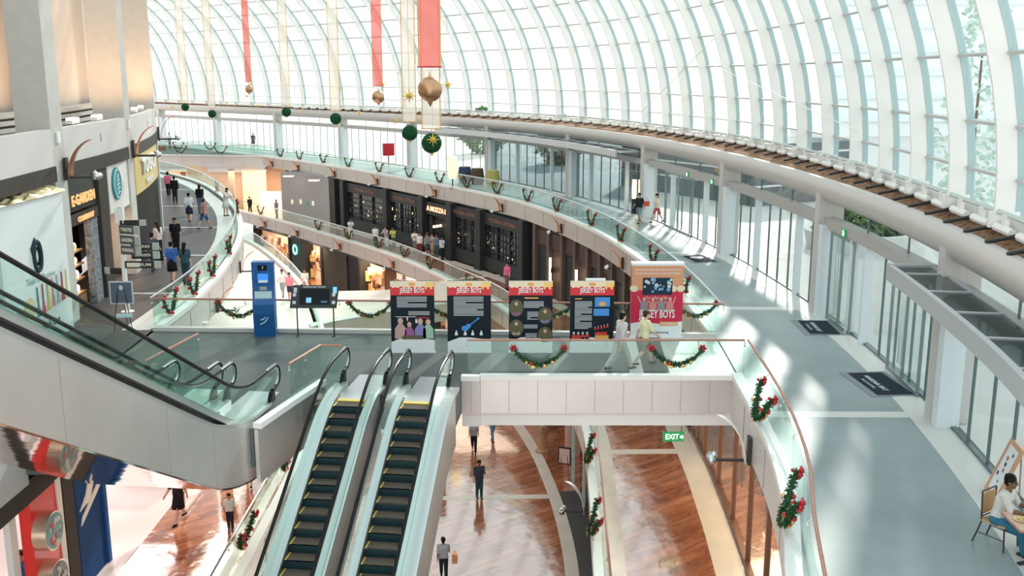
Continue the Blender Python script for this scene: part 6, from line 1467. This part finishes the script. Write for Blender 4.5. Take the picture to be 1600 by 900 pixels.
# right walkway
P(7.05, 54.6, 0, R(150), 'person in a black shirt and blue shorts with a red bag on the right walkway', 'walk', (.02, .03, .04), (.18, .28, .38), 'shorts', 'tan')
P(8.05, 54.7, 0, R(120), 'person in a cream top and red shorts on the right walkway', 'stride', (.72, .66, .52), (.45, .12, .10), 'shorts', 'pale', h=1.66)
o = empty('shoulder_bag', (7.42, 54.5, .95), 0, 'small red bag held by the person in black on the right walkway', 'bag'); b = MB(); b.box(-.16, .16, -.06, .06, 0, .26); b.build('bag_body', mat('bag_red', (.65, .08, .04), .5), o); b = MB(); b.tube([(-.1, 0, .26), (0, 0, .5), (.1, 0, .26)], .012, 5); b.build('bag_strap', mat('bag_red', (.65, .08, .04)), o)
P(-29.2, 113.0, 0, R(180), 'tiny person in dark clothes at the far glass entrance', 'walk', (.10, .06, .05), (.03, .03, .03), 'skirt', h=1.7)
P(-38.5, 112.5, 0, R(170), 'tiny person in a pale shirt behind the far white footbridge', 'stand', (.65, .72, .80), (.1, .1, .12))
P(13.8, 27.5, -.02, R(160), 'person in a blue shirt seen through the glass beyond the near doors', 'walk', (.25, .42, .55), (.45, .5, .55), skin='tan')
# bridge
P(3.0, 26.5, 0, R(-62), 'person in a pale grey top and grey trousers striding before the fourth poster', 'stride', (.55, .52, .53), (.45, .42, .41), 'trousers', 'pale', 'hair', h=1.68, near=True, sleeve='long_shirt')
P(3.72, 26.95, 0, R(-70), 'bare legged person in a pale yellow top walking before the red poster', 'walk', (.75, .72, .45), (.30, .22, .18), 'shorts', 'pale', 'hair', M_hairb, h=1.62, near=True)
# basement gallery before the black shopfront
z1 = -5.2
for x, y, fa, lb, ps, tp, bt, kd, sk in (
        (-13.3, 80.8, 200, 'person all in white leaning over the basement gallery rail, alone', 'lean', (.75, .74, .72), (.70, .68, .66), 'trousers', 'tan'),
        (-10.7, 76.9, 190, 'person in a white shirt and black trousers at the basement gallery rail', 'stand', (.72, .72, .70), (.03, .03, .04), 'trousers', 'tan'),
        (-9.8, 76.6, 160, 'person in a lilac top by the basement gallery rail', 'lean', (.45, .35, .42), (.6, .6, .62), 'trousers', 'pale'),
        (-9.2, 76.2, 170, 'person in a yellow green top by the basement gallery rail', 'lean', (.55, .56, .12), (.1, .1, .1), 'trousers', 'tan'),
        (-7.4, 74.6, 180, 'person in a white shirt standing alone left of the group before the entrance', 'cross', (.75, .74, .70), (.2, .2, .22), 'trousers', 'tan'),
        (-6.9, 73.3, 170, 'person in a white top and dark red trousers in the group before the entrance', 'stand', (.78, .70, .68), (.20, .02, .03), 'trousers', 'pale'),
        (-6.3, 72.8, 185, 'person in a grey dress in the group before the entrance', 'stand', (.20, .22, .24), (.06, .06, .07), 'skirt', 'pale'),
        (-5.95, 73.0, 160, 'person in a peach dress in the group before the entrance', 'cross', (.65, .42, .32), (.62, .45, .35), 'skirt', 'pale'),
        (-5.6, 72.6, 175, 'person in a slate blue shirt in the group before the entrance', 'stand', (.12, .20, .28), (.06, .1, .14), 'trousers', 'tan'),
        (-5.1, 71.4, 150, 'person in a pale blue shirt and black trousers at the right end of the group', 'phone', (.55, .64, .72), (.015, .018, .02), 'trousers', 'tan'),
        (-6.4, 74.0, 180, 'person in dark clothes standing behind the group near the doorway', 'stand', (.05, .06, .08), (.03, .03, .04), 'trousers', 'tan'),
        (-22.3, 93.4, 150, 'person in a purple top near the warmly lit shop', 'stand', (.35, .18, .32), (.15, .1, .15), 'trousers', 'tan'),
        (-25.6, 96.4, 200, 'dark dressed person at the left end of the basement gallery', 'walk', (.03, .03, .04), (.03, .03, .04), 'trousers', 'tan'),
        (-.3, 61.2, 150, 'person in bright pink half hidden behind the third poster', 'stand', (.80, .12, .30), (.2, .1, .15), 'trousers', 'pale')):
    P(x, y, z1, R(fa), lb, ps, tp, bt, kd, sk, 'long_hair' if kd == 'skirt' else 'hair')
# far left basement gallery
for x, y, fa, lb, ps, tp, bt, kd, hh in (
        (-15.2, 58.2, 200, 'person in grey on the pale basement floor left of the blue pillar', 'stand', (.35, .33, .32), (.12, .14, .2), 'shorts', 1.68),
        (-14.0, 59.2, 180, 'person in a white shirt just right of the one in grey', 'walk', (.7, .7, .68), (.3, .3, .32), 'trousers', 1.7),
        (-13.3, 58.0, 170, 'person in a pink top and dark shorts right of the blue pillar', 'stand', (.80, .22, .30), (.04, .04, .06), 'shorts', 1.68),
        (-12.7, 59.6, 190, 'person in a white top behind the pink one', 'walk', (.75, .68, .62), (.6, .3, .25), 'shorts', 1.65),
        (-12.4, 57.2, 180, 'small child in a peach shirt near the basement rail', 'stand', (.75, .40, .28), (.15, .12, .15), 'shorts', 1.15)):
    P(x, y, z1+.01, R(fa), lb, ps, tp, bt, kd, 'tan', h=hh)
for x, y, z, fa, lb, ps, tp, bt, kd, hh, sk in (
        (-10.05, 27.9, z1, 160, 'bare legged person in a black skirt and dark top below the silver escalator', 'walk', (.03, .02, .02), (.02, .012, .016), 'skirt', 1.68, 'pale'),
        (-8.35, 27.3, z1, 190, 'child in a white shirt and dark trousers near the left basement rail', 'stand', (.72, .70, .68), (.03, .03, .04), 'trousers', 1.15, 'tan'),
        (-8.65, 30.6, z1, 10, 'person in a teal shirt half hidden under the escalator end', 'walk', (.18, .40, .42), (.06, .08, .12), 'shorts', 1.7, 'pale'),
        (-8.15, 31.6, z1, 0, 'person in a lilac shirt under the silver end panel', 'stride', (.42, .36, .46), (.05, .06, .12), 'trousers', 1.72, 'tan'),
        (-9.4, 30.8, z1, 20, 'person in black shorts just under the mirrored escalator soffit', 'stand', (.03, .03, .03), (.03, .04, .03), 'shorts', 1.7, 'pale'),
        (-12.15, 22.6, z1, 200, 'person in a blue jacket and purple cap inside the bright shop window', 'stand', (.02, .10, .25), (.02, .08, .2), 'trousers', 1.7, 'tan')):
    P(x, y, z, R(fa), lb, ps, tp, bt, kd, sk, 'hair', h=hh)
# lowest level
P(-1.45, 41.2, -10.4, R(195), 'person in a dark shirt and teal trousers holding a phone, alone on the lowest floor', 'phone', (.045, .055, .075), (.03, .075, .085), 'trousers', 'brown', h=1.78)
P(-1.9, 46.8, -10.4, R(180), 'person in black trousers just below the bridge beam, left one', 'walk', (.3, .3, .3), (.015, .015, .02))
P(-1.0, 48.5, -10.4, R(200), 'person in blue jeans just below the bridge beam, right one', 'stride', (.4, .45, .5), (.12, .20, .30))
P(-2.55, 34.0, -10.4, R(5), 'person in a grey shirt carrying an orange bag beside the escalator foot', 'walk', (.42, .44, .47), (.02, .03, .035), skin='brown')
o = empty('shopping_bag', (-2.13, 34.0, -9.72), 0, 'orange paper bag carried on the lowest floor', 'bag'); b = MB(); b.box(-.1, .1, -.14, .14, 0, .36); b.build('bag_body', mat('bag_orange', (.70, .32, .14), .6), o); b = MB(); b.tube([(0, -.08, .36), (0, 0, .5), (0, .08, .36)], .01, 5); b.build('bag_handle', mat('bag_orange', (.70, .32, .14)), o)
# diners
P(8.42, 15.98, 0, R(-134), 'person in a white polo shirt and jeans seated at the cafe table', 'sit', (.68, .66, .62), (.03, .16, .26), 'trousers', 'brown', near=True, h=1.74)
P(9.27, 14.87, 0, R(78), 'person in dark jeans seated at the bottom right corner, mostly out of frame', 'sit', (.05, .06, .08), (.02, .045, .07), 'trousers', 'brown', near=True, h=1.74)
